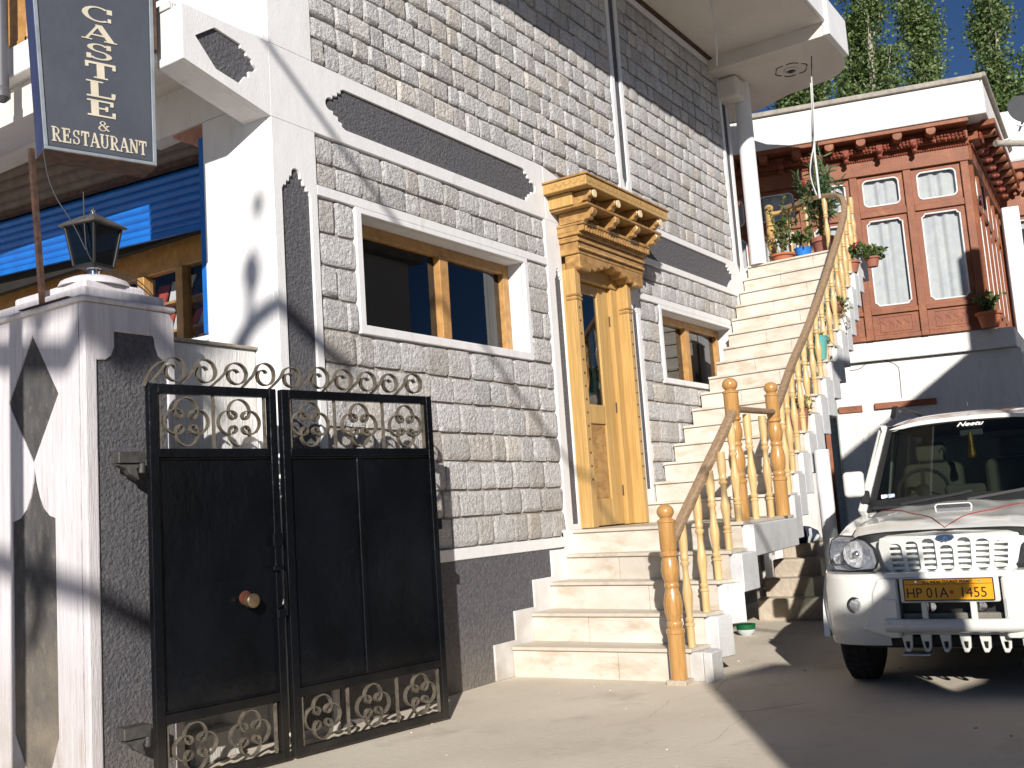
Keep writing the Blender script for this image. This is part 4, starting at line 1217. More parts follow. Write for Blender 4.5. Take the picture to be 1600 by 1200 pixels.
# ================================================================ red bay house
HP = Vector((15.70, 3.17, 0))
hr_ang = R(105.8-180)            # local +x points right along the front, +y into the house
house = thing('red_bay_house', 'white house with a red ochre timber bay, carved log-end cornice and white parapet', 'house', (HP.x, HP.y, 0), hr_ang)
def K(y): return 1+y/15.97
def HS(s, y): return s*K(y)-1.22*(1-K(y))
def HZ(z, y): return 1.25+(z-1.25)*K(y)
def hb(name, mat, s0, s1, y0, y1, z0, z1, par=None, bevel=.006, ref=None):
    ref = y0 if ref is None else ref
    return M(Tw).box(HS(s0, ref), HS(s1, ref), y0, y1, HZ(z0, ref), HZ(z1, ref)).build(name, mat, par or house, bevel=bevel, local=True)
Tw = Matrix.Identity(4)
# masonry
hb('lower_wall', PLASTER2, -1.30, 1.30, .12, .40, -.05, 3.12, ref=0)
hb('wall_pier', PLASTER2, -1.31, -.95, .085, .118, -.05, 2.40, ref=0)
hb('lower_wall', PLASTER2, -2.6, -1.302, .12, .40, 2.36, 3.12, ref=0)
hb('lower_wall', PLASTER2, -2.6, -1.56, .12, .40, -.05, 2.355, ref=0)
hb('wall_pier', PLASTER2, -.70, -.30, .10, .119, -.05, 2.20, ref=0)
hb('wall_ledge', PLASTER2, -2.6, 1.20, .03, .42, 3.13, 3.415, ref=0)
hb('timber_tie', REDW, -1.27, -.93, .06, .118, 2.39, 2.49, ref=0)
hb('timber_tie', REDW, -.76, .10, .07, .118, 2.41, 2.50, ref=0)
# recessed door under the stairs
hb('recess_wall', RUST, -3.6, -1.5, 1.2, 1.4, -.05, 3.12, ref=0)
hb('recess_ceiling', DARK, -3.6, -1.3, .42, 1.2, 2.9, 3.0, ref=0)
dr = hb('store_door', REDW, -1.50, -1.42, .45, .52, 0.2, 2.35, ref=0)
hb('door_rail', REDW, -1.95, -1.50, .46, .51, 2.27, 2.35, par=dr, ref=0)
hb('door_rail', REDW, -1.95, -1.50, .46, .51, 1.62, 1.72, par=dr, ref=0)
hb('door_pane', GLASS, -1.95, -1.50, .48, .49, 1.72, 2.27, par=dr, bevel=0, ref=0)
hb('door_board', DARK, -1.95, -1.50, .60, .62, .1, 2.3, par=dr, bevel=0, ref=0)
M().tube([(HS(-1.315, 0), .07, HZ(.4, 0)), (HS(-1.29, 0), .07, HZ(3.1, 0))], .012, 8).build('conduit', pm('green_conduit', (.35, .42, .36), None, 5, .5), house, local=True)

def rrect(cx, cz, hw, hh, r, n=5):
    out = []
    for (sx, sz, a0) in ((1, -1, -90), (1, 1, 0), (-1, 1, 90), (-1, -1, 180)):
        for i in range(n+1):
            a = R(a0+90*i/n)
            out.append((cx+sx*(hw-r)+r*math.cos(a), cz+sz*(hh-r)+r*math.sin(a)))
    return out
def notched(cx, cz, hw, hh, r):
    out = []
    for (sx, sz) in ((1, -1), (1, 1), (-1, 1), (-1, -1)):
        c = (cx+sx*hw, cz+sz*hh)
        seq = [(-r, 0), (-r*.85, r*.45), (-r*.45, r*.85), (0, r)]
        pts = [(c[0]+sx*p[0], c[1]-sz*p[1]) for p in seq]
        if (sx, sz) in ((1, 1), (-1, -1)): pts = pts[::-1]
        out += pts
    return out
def bay(T, mull, zz, y=0.0, curtains=True, plainlast=False, panels=True):
    """timber window wall: mull = s positions of the posts; zz = rail heights"""
    zb0, zb1, zm0, zm1, zu0, zu1, zt0, zt1 = zz
    def B(name, mat, s0, s1, y0, y1, z0, z1, par=None, bev=.006):
        return M(T).box(s0, s1, y0, y1, z0, z1).build(name, mat, par or house, bevel=bev, local=True)
    pw = .055
    f = lambda u, v, d: (u, d, v)
    for s in mull: B('bay_post', REDW, s-pw, s+pw, y-.03, y+.08, zb0, zt0)
    for i in range(len(mull)-1):
        a, b = mull[i]+pw, mull[i+1]-pw
        c = (a+b)/2
        B('bay_rail', REDW, a, b, y-.02, y+.07, zb0, zb1); B('bay_rail', REDW, a, b, y-.02, y+.07, zm0, zm1); B('bay_rail', REDW, a, b, y-.02, y+.07, zu0, zu1)
        B('bay_panel', REDW, a, b, y+.015, y+.05, zb1, zm0)
        if panels:
            # carved sprig in a shallow frame
            cz = (zb1+zm0)/2; hw = (b-a)*.34; hh = (zm0-zb1)*.36
            q = M(T)
            q.ribbon(rect(c-hw, c+hw, cz-hh, cz+hh)+[(c-hw, cz-hh)], f, y+.008, y+.016, .010)
            for k in range(7):
                t = -1+2*k/6
                q.ribbon([(c+t*hw*.7, cz-hh*.6), (c+t*hw*.7+.02, cz-hh*.1), (c+t*hw*.75+.05*(1 if k % 2 else -1), cz+hh*.5)], f, y+.009, y+.016, .010)
            q.build('carved_sprig', REDW2, house, local=True)
        w_ = (b-a)/2
        big = notched(c, (zm1+zu0)/2, w_*.76, (zu0-zm1)/2-.06, .045)
        sm_ = rrect(c, (zu1+zt0)/2, w_*.77, (zt0-zu1)/2-.068, .07)
        M(T).prism(rect(a, b, zm1, zu0), [big], f, y+.015, y+.05).build('sash', REDW, house, local=True, bevel=.003)
        M(T).prism(rect(a, b, zu1, zt0), [sm_], f, y+.015, y+.05).build('transom_sash', REDW, house, local=True, bevel=.003)
        for loop in (big, sm_):
            M(T).tube([(p[0], y+.012, p[1]) for p in loop]+[(loop[0][0], y+.012, loop[0][1])], .011, 6, cap=False).build('white_bead', PLASTER, house, local=True)
        B('pane', CLEAR, a+.01, b-.01, y+.035, y+.038, zm1+.01, zt0-.01, bev=0)
        if curtains:
            ph = random.uniform(0, 6); n1 = random.uniform(7, 11)
            for z0, z1 in ((zm1, zu0), (zu1, zt0)):
                M(T).grid(lambda p, q: (a+(b-a)*p, y+.075+.014*math.sin(p*n1*2*PI*.5+ph+q*.6)+.008*math.sin(p*37+ph), z0+(z1-z0)*q), 60, 6).build('curtain', CURTAIN, house, local=True, smooth=True, recalc=False)
    return B
ZZ = (3.42, 3.49, 3.80, 3.87, 5.28, 5.38, 5.92, 6.14)
I4 = Matrix.Identity(4)
mulls = [-2.99, -2.23, -1.47, -.71, .055, .85]
bay(I4, mulls, ZZ)
def cornice(T, s0, s1, logs, mat=REDW):
    def B(name, m_, a, b, y0, y1, z0, z1, bev=.006, ref=True):
        k = 1.0
        return M(T).box(a, b, y0, y1, z0, z1).build(name, m_, house, bevel=bev, local=True)
    def z(v, y): return HZ(v, y)
    B('cornice_beam', mat, s0, s1, -.04, .10, 5.925, z(6.17, -.04))
    rp = M(T); x = s0
    while x < s1:
        rp.lathe([(.004, 0), (.018, .012), (.018, .026), (.004, .038)], (x, -.055, z(6.175, -.05)), 6, Matrix(((0, 0, 1), (1, 0, 0), (0, 1, 0)))); x += .034
    rp.build('twisted_bead', REDW2, house, local=True)
    B('cornice_board', mat, s0, s1, -.02, .2, z(6.18, 0), z(6.33, 0))
    # rope of carved petals
    pt_ = M(T); x = s0+.02
    while x < s1:
        for dz in (0, .045):
            pt_.lathe([(.004, 0), (.028, .012), (.022, .03), (.004, .045)], (x+random.uniform(-.008, .008), -.16, z(6.30+dz, -.15)+random.uniform(-.006, .006)), 6, Matrix.Rotation(R(90+random.uniform(-25, 25)), 3, 'X'))
        x += .052
    pt_.build('petal_carving', REDW2, house, local=True)
    B('carving_rail', mat, s0, s1, -.155, .1, z(6.27, -.15), z(6.39, -.15))
    for i in range(len(logs)-1):
        c = (logs[i]+logs[i+1])/2
        bk = M(T)
        bk.lathe([(.045, 0), (.05, .03), (.035, .06), (.045, .09), (.02, .12)], (c, -.14, z(6.29, -.2)), 12, Matrix.Rotation(R(90), 3, 'X'))
        bk.lathe([(.03, 0), (.04, .02), (.03, .05), (.036, .07), (.014, .10)], (c, -.14, z(6.20, -.2)), 12, Matrix.Rotation(R(90), 3, 'X'))
        bk.box(c-.04, c+.04, -.2, -.02, z(6.24, -.2), z(6.40, -.2))
        bk.build('small_corbel', REDW2, house, local=True, smooth=True)
    B('upper_board', mat, s0, s1, -.10, .1, z(6.39, -.1), z(6.56, -.1))
    for c in logs:
        M(T).lathe([(.070, 0), (.074, .02), (.072, .26), (.064, .275), (.02, .278)], (c, -.10, z(6.45, -.3)), 16, Matrix.Rotation(R(90), 3, 'X')).build('log_end', REDW, house, local=True, smooth=True)
    B('fascia_board', mat, s0, s1+.0, -.40, .1, z(6.525, -.4), z(6.61, -.4))
cornice(I4, -3.3, .93, [-2.45, -1.97, -1.48, -1.00, -.55, -.04, .42])
yf = -.43
M().box(HS(-3.6, yf), HS(1.20, yf), yf, .3, HZ(6.60, yf), HZ(7.12, yf)).build('parapet', PLASTER2, house, bevel=.008, local=True)
M().box(HS(-3.6, yf), HS(1.235, yf), yf-.05, .35, HZ(7.122, yf), HZ(7.20, yf)).build('coping', COPING, house, bevel=.015, local=True, seg=2)
# return side running away from the camera
ang = R(-12.8)
c1 = Vector((HS(.93, 0)+.0, .0, 0))
# side frame: its local x runs away along the side, its local -y faces right (outwards)
sdir = Vector((math.sin(R(12.8)), math.cos(R(12.8)), 0)); snrm = Vector((-sdir.y, sdir.x, 0))
Ts = Matrix(((sdir.x, snrm.x, 0, c1.x), (sdir.y, snrm.y, 0, c1.y), (0, 0, 1, 0), (0, 0, 0, 1)))
bay(Ts, [.06, .74, 1.42, 2.10, 2.78, 3.46, 4.0], (3.45, 3.52, 3.80, 3.87, 5.24, 5.34, 5.86, 6.08), curtains=True, panels=False)
cornice(Ts, .0, 4.0, [.25, .72, 1.2, 1.68, 2.16, 2.64, 3.12, 3.6])
M(Ts).box(-.30, 4.1, -.32, .3, HZ(6.58, -.3), HZ(7.10, -.3)).build('parapet', PLASTER2, house, local=True, bevel=.008)
M(Ts).box(-.36, 4.1, -.38, .3, HZ(7.102, -.3), HZ(7.18, -.3)).build('coping', COPING, house, local=True, bevel=.015)
M(Ts).box(.1, 4.2, .0, .3, -.05, 3.12).build('side_wall', PLASTER2, house, local=True)
M(Ts).box(.0, 4.6, -.30, .4, 3.125, 3.40).build('wall_ledge', PLASTER2, house, local=True, bevel=.01)
# second front farther back with white square pillars
c2 = c1+sdir*4.05
T2 = Matrix(((1, 0, 0, c2.x), (0, 1, 0, c2.y), (0, 0, 1, 0), (0, 0, 0, 1)))
bay(T2, [.0, .9, 1.8, 2.7, 3.6], (3.3, 3.4, 3.8, 3.87, 5.3, 5.4, 5.9, 6.1), curtains=True, panels=False)
M(T2).box(0, 4, -.04, .2, 5.92, 6.6).build('cornice_beam', REDW, house, local=True)
for k in range(6):
    M(T2).lathe([(.07, 0), (.07, .3), (.05, .31)], (.35+.6*k, -.1, 6.55), 14, Matrix.Rotation(R(90), 3, 'X')).build('log_end', REDW, house, local=True, smooth=True)
pc = M(T2); x = .1
while x < 3.8:
    pc.lathe([(.01, 0), (.045, .02), (.03, .06)], (x, -.10, 6.33+.03*math.sin(x*40)), 6, Matrix.Rotation(R(90), 3, 'X')); x += .09
pc.build('petal_carving', REDW2, house, local=True)
M(T2).box(-.05, 5, -.4, .3, 6.68, 6.80).build('fascia_board', REDW, house, local=True)
M(T2).box(-.05, 5, -.45, .3, 6.802, 7.75).build('parapet', PLASTER, house, local=True, bevel=.08, seg=3)
for s in (-.06, .36, .90):
    M(T2).box(s, s+.27, -.75, -.45, -.05, 5.93).build('square_pillar', PLASTER, house, local=True, bevel=.01)
M(T2).box(-.1, 5, -.9, .2, 2.9, 3.2).build('wall_ledge', PLASTER2, house, local=True)
M(T2).box(0, 5, 0, .2, -.05, 3.29).build('lower_wall', PLASTER2, house, local=True)
# roof top so that no gap shows from other positions
M().box(-3.6, 1.0, -.1, 6, 6.80, 6.85).build('flat_roof', COPING, house, local=True)
# cracks in the render
ck = M()
def crack(pts, y, r=.006):
    ck.tube([(HS(p[0], 0)+random.uniform(-.004, .004), y, HZ(p[1], 0)) for p in pts], r, 4)
crack([(-1.05, 3.03), (-.95, 3.03), (-.88, 3.05), (-.80, 3.12), (-.66, 3.125), (-.55, 3.13), (-.42, 3.07), (-.36, 3.0), (-.365, 2.7), (-.37, 2.55)], .117, .005)
ck.build('plaster_crack', DARK, house, local=True)
hcw = lambda s, y, z: Matrix.Translation(HP) @ Matrix.Rotation(hr_ang, 4, 'Z') @ Vector((s, y, z))

# satellite dish on an arm at the right
dpos = hcw(2.2, .8, 0)
dish = thing('satellite_dish', 'small dark grey satellite dish on a white bracket above the house parapet at right', 'satellite dish', (dpos.x, dpos.y, 7.2))
dc = Vector((15.767, 1.493, 6.396)); tocam = (CAM-dc).normalized()
qz = (tocam+Vector((.2, -.35, .5))).normalized(); qx = qz.cross(Vector((0, 0, 1))).normalized(); qy = qz.cross(qx)
Rm = Matrix((qx, qy, qz)).transposed()
M().lathe([(.22, .066), (.18, .037), (.09, .011), (.01, .0), (.01, -.012), (.09, .001), (.18, .027), (.225, .062)], dc, 28, Rm).build('dish', GREYD, dish, smooth=True)
a0 = Vector((15.511, 1.798, 5.955)); a1 = Vector((15.761, 1.566, 6.121)); a2 = Vector((15.891, 1.514, 6.287))
M().tube([a0, Vector((15.598, 1.657, 5.997)), a1, a2], .016, 8).tube([Vector((15.637, 1.560, 6.169)), Vector((15.747, 1.396, 6.156))], .016, 8).build('bracket_arm', WIREW, dish)
M().tube([Vector((15.370, 1.839, 5.908)), Vector((16.126, 1.236, 5.954))], .045, 12).build('mounting_pipe', COPING, dish, smooth=True)

# hoses and cable hanging from the porch slab beside the plants
hs = M()
tp = Vector((13.3, 3.62, RZ-.17))
b1 = Vector((12.087, 3.390, 4.821)); 
hs.tube([Vector((12.227, 3.402, 6.241)), Vector((12.213, 3.445, 5.348)), Vector((12.186, 3.434, 4.774))], .013, 6)
tag(hs.build('white_pipe', WIREW), 'straight white pipe hanging down past the oleander beside the round column', 'pipe')
hs = M().tube(smoothpts([Vector((12.226, 3.386, 6.319)), Vector((12.183, 3.402, 5.735)), Vector((12.155, 3.413, 5.470)), Vector((12.093, 3.477, 5.204)), Vector((12.105, 3.499, 5.027)), Vector((12.162, 3.461, 4.815))], 2), .008, 5)
tag(hs.build('white_hose', WIREW), 'loose bent white hose beside the straight white pipe', 'hose')
hs = M().tube([Vector((12.500, 3.434, 6.695)), Vector((12.293, 3.498, 5.383)), Vector((12.235, 3.517, 4.885))], .007, 5)
tag(hs.build('black_cable', WIREB), 'thin black cable dropping from the porch slab to the plants', 'cable')
hs = M().tube(smoothpts([Vector((10.55, 3.95, RZ)), Vector((10.7, 3.98, RZ-.25)), Vector((10.85, 4.05, RZ-.55)), Vector((11.0, 4.12, 6.28))], 1), .010, 5)
tag(hs.build('grey_cable', WIREW), 'grey cable hanging from the soffit in front of the shaded stones', 'cable')
# ================================================================ white jeep
ca = R(3.85)
CO = Vector((6.56+.03*math.sin(ca), 1.37-.03*math.cos(ca), 0))
car = thing('parked_jeep', 'white four-wheel-drive jeep with yellow number plate parked nose towards the camera', 'car', CO, ca-PI/2)
# local: x to the right in the picture, y backwards along the car, z up; half width .79
HW = .79
def cb(name, mat, x0, x1, y0, y1, z0, z1, par=None, bevel=.01, seg=2):
    return M().box(x0, x1, y0, y1, z0, z1).build(name, mat, par or car, bevel=bevel, seg=seg, local=True)
def lerp_tab(t, tab):
    for (a, va), (b, vb) in zip(tab, tab[1:]):
        if t <= b:
            k = (t-a)/(b-a) if b > a else 0
            k = max(0, min(1, k)); k = k*k*(3-2*k)*.5+k*.5
            return va+(vb-va)*k
    return tab[-1][1]
# lower hull lofted along the length
def hull_pt(y, t):
    # t 0..1 round the half section from bottom centre-side to top centre
    wd = lerp_tab(y, [(.10, .66), (.22, .735), (.45, .775), (.9, .785), (2.2, .79), (3.4, .79), (3.85, .75), (3.95, .70)])
    ztop = lerp_tab(y, [(.10, .955), (.3, 1.01), (.7, 1.055), (1.12, 1.09), (1.3, 1.11), (3.95, 1.12)])
    zbot = .33
    zs = lerp_tab(y, [(.10, .86), (.3, .91), (1.1, 1.02), (3.95, 1.08)])
    prof = [(0, zbot), (wd*.97, zbot), (wd, zbot+.06), (wd, .55), (wd*1.0, .75), (wd*.99, zs-.07), (wd*.975, zs-.02), (wd*.94, zs+.015), (wd*.86, zs+.035+.25*(ztop-zs-.03)), (wd*.72, ztop-.035), (wd*.5, ztop-.012), (wd*.25, ztop-.002), (0, ztop)]
    return prof[t]
ys = [.37, .42, .5,  .6, .8, 1.0, 1.14, 1.3, 1.6, 2.2, 2.8, 3.3, 3.7, 3.88, 3.95]
mm = M(); NP = 13
pts = []
for y in ys:
    row = [hull_pt(y, t) for t in range(NP)]
    full = [(p[0], y, p[1]) for p in row]+[(-p[0], y, p[1]) for p in row[-2:0:-1]]
    pts += full
NF = NP*2-2
fs = [(i*NF+j, i*NF+(j+1) % NF, (i+1)*NF+(j+1) % NF, (i+1)*NF+j) for i in range(len(ys)-1) for j in range(NF)]
fs += [tuple(range(NF)), tuple(range((len(ys)-1)*NF, len(ys)*NF))]
body = mm.a(pts, fs).build('body', CARP, car, smooth=True, local=True)
# bonnet lid sitting proud of the wings
def bon(u, v):
    y = .085+v*1.035; x = -.60+1.20*u
    hw = .575+.02*v
    x = (2*u-1)*hw
    zt = lerp_tab(y, [(.08, .965), (.14, .988), (.3, 1.025), (.7, 1.068), (1.12, 1.098)])
    e = abs(2*u-1)
    z = zt+.012-.035*e**4-(.02 if e > .97 else 0)
    rid = .010*math.exp(-((e-.62)/.10)**2)
    bulge = .02*math.exp(-(e/.34)**4)*min(1, v*3)
    return (x, y+.05*e**3*(1-v), z+rid*min(1, v*2+.1)+bulge)
M().grid(bon, 41, 25).build('bonnet', CARP, car, smooth=True, local=True, recalc=True)
# scoop with slatted intake
sc_ = M().grid(lambda u, v: ((2*u-1)*(.135-.02*v), .62+.34*v, 1.062+.055*(1-(2*u-1)**4)*(1-v*.75)+.0), 21, 11)
sc_.build('bonnet_scoop', CARP, car, smooth=True, local=True)
M().prism(rrect(0, 1.100, .114, .024, .022), [rrect(0, 1.100, .105, .017, .016)], lambda u, v, d: (u, d, v), .60, .635).build('scoop_rim', CARP, car, local=True, bevel=.003)
cb('scoop_opening', CARBLK, -.108, .108, .625, .63, 1.08, 1.118, bevel=0)
for k in range(5):
    cb('scoop_slat', CHROME, -.10, .10, .612, .62, 1.085+k*.0068, 1.0875+k*.0068, bevel=0)
# grille: seven slots in a white frame, louvres inside
slots = []
for k in range(7):
    cx = (k-3)*.098
    top = .938-.012*abs(k-3); bot = .735
    if k == 3: top = .885
    w_ = .037
    tl_ = (k-3)*-.004
    slots.append([(cx+q[0]+tl_*((.83-q[1])/.07)*.6, q[1]) for q in rrect(0, (top+bot)/2, w_, (top-bot)/2, .028)])
outer = [(-.335, .725), (.335, .725), (.375, .77), (.405, .88), (.395, .935), (.34, .955), (.06, .972), (0, .965), (-.06, .972), (-.34, .955), (-.395, .935), (-.405, .88), (-.375, .77)]
fgr = lambda u, v, d: (u, d, v)
def fcurve(u, v, d): return (u, d+.10*(abs(u)/.45)**2+.10*(v-.72), v)
gr_ = M().prism(outer, slots, fcurve, .045, .062).build('grille', CARP, car, local=True, bevel=.006, seg=2)
M().prism([(q[0]*1.03, .84+(q[1]-.84)*1.06) for q in outer], [], fcurve, .118, .124).build('grille_shadow_gap', CARBLK, gr_, local=True)
for k in range(7):
    cx = (k-3)*.098
    for j in range(5):
        z = .765+j*.034
        if k == 3 and z > .87: continue
        s_ = M(); u0 = cx; d0 = .10*(abs(cx)/.45)**2+.10*(z-.72)
        s_.a([(cx-.04, .085+d0, z-.004), (cx+.04, .085+d0, z-.004), (cx+.04, .060+d0, z-.004), (cx-.04, .060+d0, z-.004), (cx-.04, .085+d0, z-.012), (cx+.04, .085+d0, z-.012), (cx+.04, .060+d0, z-.020), (cx-.04, .060+d0, z-.020)],
             [(0, 1, 2, 3), (7, 6, 5, 4), (0, 4, 5, 1), (1, 5, 6, 2), (2, 6, 7, 3), (3, 7, 4, 0)])
        s_.build('louvre', CARP, gr_, local=True)
# oval badge with a plain peaked mark
ov = [(.052*math.cos(2*PI*i/28), .932+.021*math.sin(2*PI*i/28)) for i in range(28)]
bd = M().prism(ov, [], fcurve, .030, .048).build('badge', CHROME, car, local=True, bevel=.003)
M().prism([(p[0]*.9, .925+(p[1]-.925)*.86) for p in ov], [], fcurve, .026, .031).build('badge_field', pm('badge_blue', (.03, .05, .10), None, 4, .3), bd, local=True)
M().prism([(-.018, .911), (-.004, .938), (.004, .941), (.017, .911), (.010, .911), (.003, .928), (-.004, .911), (-.010, .911)], [], fcurve, .022, .027).build('badge_mark', CHROME, bd, local=True)
# nose panel behind lamps and grille
M().grid(lambda u, v: ((2*u-1)*.765, .10+.10*((2*u-1)*.765/.45)**2+.10*(.98-.38*v-.72)+.0, .975-.36*v-.035*abs(2*u-1)**4), 41, 8).build('nose_panel', CARP, car, local=True, smooth=True)
# headlamps
for sgn in (-1, 1):
    shp = [(.412, .80), (.43, .758), (.60, .745), (.70, .75), (.735, .79), (.74, .87), (.715, .935), (.66, .962), (.56, .955), (.48, .93), (.43, .88)]
    shp = [(sgn*p[0], p[1]) for p in shp]
    if sgn < 0: shp = shp[::-1]
    fh = lambda u, v, d: (u, d+.16*((abs(u)-.40)/.32)**2+.14*(v-.74), v)
    h_ = M().prism(shp, [], fh, .075, .14).build('headlamp', pm('lamp_bucket', (.62, .63, .66), (.38, .39, .42), 30, .3, .6, 60, metal=.0, coords='obj'), car, local=True)
    for (cx, cz, r) in ((.535, .848, .085), (.668, .82, .034)):
        rl = M(); n_ = 22
        rl.lathe([(r, .0), (r*.93, .018), (r*.6, .040), (r*.2, .052), (.004, .054)], (sgn*cx, fh(cx, cz, .068)[1]-.003, cz), n_, Matrix(((1, 0, 0), (0, 0, 1), (0, -1, 0))))
        rl.build('reflector', FLUTE, h_, local=True, smooth=True)
        M().lathe([(r*.22, 0), (r*.25, .01), (r*.1, .02)], (sgn*cx, fh(cx, cz, .052)[1], cz), 12, Matrix(((1, 0, 0), (0, 0, -1), (0, 1, 0)))).build('bulb_cap', CHROME, h_, local=True, smooth=True)
    M().prism(shp, [], fh, .046, .050).build('headlamp_lens', HLENS, h_, local=True, bevel=.002)
    gap = [(shp[i][0]+(shp[i][0]-sgn*.58)*.03, shp[i][1]+(shp[i][1]-.85)*.04) for i in range(len(shp))]
    M().prism(gap, [[(p[0]+(sgn*.58-p[0])*.01, p[1]) for p in shp]], fh, .070, .12).build('headlamp_gasket', CARBLK, h_, local=True)
    # wing panel around and below the lamp
    wg = [(sgn*p[0], p[1]) for p in ((.36, .735), (.735, .735), (.735, .97), (.36, .97))]
    # bumper corner: rounded shell
    def corner(u, v, s=sgn):
        # u round from the middle to the side, v from bottom to top
        a = u*PI/2
        x = .36+.43*math.sin(a)**.9 if u > 0 else .36
        y = -.02+.42*(1-math.cos(a))**1.5
        z = .30+.43*v
        out = .030*math.sin(PI*min(1, v*1.02))-.018*max(0, 1-v*5)
        rib = -.006*(1 if (.55 < v < .92 and u > .45 and (v*16) % 1 < .35) else 0)
        return (s*(x+out*math.sin(a)*.6), y-out*math.cos(a)-rib*math.cos(a)*.4+.02*(v > .97), z+.04*u*(1-v)*-0)
    M().grid(corner, 30, 30).build('bumper_corner', CARP, car, local=True, smooth=True)
    M().grid(lambda u, v, s=sgn: (corner(u, 1, s)[0]-s*.06*v, corner(u, 1, s)[1]+.10*v, .73+.005*v), 16, 4).build('bumper_top', CARP, car, local=True, smooth=True)
    M().lathe([(.050, 0), (.054, .012), (.046, .022), (.040, .018)], (sgn*.545, -.018, .545), 22, Matrix(((1, 0, 0), (0, 0, -1), (0, 1, 0)))).build('fog_lamp', CARBLK, car, local=True, smooth=True)
    M().lathe([(.040, 0), (.036, .012), (.015, .02), (.003, .021)], (sgn*.545, -.03, .545), 22, Matrix(((1, 0, 0), (0, 0, -1), (0, 1, 0)))).build('fog_lamp_lens', FLUTE, car, local=True, smooth=True)
    # raised cheek between bumper corner and centre beam
    ch = [(sgn*p[0], p[1]) for p in ((.285, .70), (.40, .705), (.44, .62), (.455, .50), (.52, .40), (.37, .35), (.285, .35), (.285, .46))]
    M().prism(ch, [], fgr, -.055, .1).build('bumper_cheek', CARP, car, local=True, bevel=.022, seg=3)
    M().prism([(sgn*p[0], p[1]) for p in ((.30, .465), (.375, .465), (.38, .585), (.30, .58))], [], fgr, -.060, -.05).build('cheek_pad', CARP, car, local=True, bevel=.006, seg=2)
# centre of the bumper
cb('bumper_upper', CARP, -.36, .36, -.035, .14, .695, .735, bevel=.015)
pcx = .0
cb('plate_carrier', CARP, -.275, .275, -.055, .02, .555, .705, bevel=.014)
cb('intake', CARBLK, -.30, .30, .06, .10, .40, .60, bevel=0)
cb('radiator_guard', pm('dusty_tray', (.22, .20, .17), None, 9, .8), -.28, .28, .0, .05, .45, .49, bevel=.01)
for x in (-.145, .125): cb('guard_stay', CARP, x-.018, x+.018, -.05, .0, .455, .57, bevel=.006)
for x in (-.12, .16):
    M().lathe([(.035, 0), (.03, .01), (.004, .012)], (x, .045, .525), 16, Matrix(((1, 0, 0), (0, 0, -1), (0, 1, 0)))).build('horn', CHROME, car, local=True, smooth=True)
M().tube([(-.37, -.045, .425), (-.3, -.065, .425), (.3, -.065, .425), (.37, -.045, .425)], .040, 14).build('lower_beam', CARP, car, local=True, smooth=True)
cb('lower_lip', CARP, -.36, .36, -.02, .03, .365, .42, bevel=.012)
for k in range(6):
    x = -.27+k*.108
    M().prism([(x-.034, .385), (x+.034, .385), (x+.028, .29), (x+.012, .262), (x-.012, .262), (x-.02, .29)], [[(x-.012, .325), (x+.014, .325), (x+.010, .285), (x-.006, .285)]], fgr, -.005, .025).build('skid_tooth', CARP, car, local=True, bevel=.004)
cb('skid_plate', CARP, -.30, -.14, -.06, .1, .248, .256, bevel=.003)
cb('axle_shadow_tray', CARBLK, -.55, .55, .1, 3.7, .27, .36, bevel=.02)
# number plate
pl = cb('number_plate', YEL, -.245, .245, -.066, -.057, .572, .695, bevel=.004)
for (x0, x1, z0, z1) in ((-.247, .247, .569, .574), (-.247, .247, .693, .698), (-.249, -.244, .572, .696), (.244, .249, .572, .696)):
    cb('plate_edge', INK, x0, x1, -.068, -.057, z0, z1, par=pl, bevel=0)
cb('plate_line', INK, -.24, .24, -.0675, -.066, .664, .6665, par=pl, bevel=0)
TP = Matrix.Translation((0, -.068, 0)) @ Matrix.Rotation(PI/2, 4, 'X')
text_mesh('permit_text', 'ALL INDIA TOURIST PERMIT', INK, pl, Matrix.Translation((-.0, -.067, .671)) @ Matrix.Rotation(PI/2, 4, 'X'), size=.024, extrude=.0007, sx=.92, bold=.0006)
text_mesh('plate_text', 'HP 01A', INK, pl, Matrix.Translation((-.118, -.067, .588)) @ Matrix.Rotation(PI/2, 4, 'X'), size=.083, extrude=.0008, sx=.90)
text_mesh('plate_text', '1455', INK, pl, Matrix.Translation((.135, -.067, .588)) @ Matrix.Rotation(PI/2, 4, 'X'), size=.083, extrude=.0008, sx=.92)
M().lathe([(.012, 0), (.012, .002)], (.018, -.0655, .618), 14, Matrix(((1, 0, 0), (0, 0, -1), (0, 1, 0)))).build('plate_seal', REDDOT, pl, local=True)
for x in (-.175, .175):
    M().lathe([(.006, 0), (.006, .003)], (x, -.0655, .682), 10, Matrix(((1, 0, 0), (0, 0, -1), (0, 1, 0)))).build('plate_bolt', CHROME, pl, local=True)
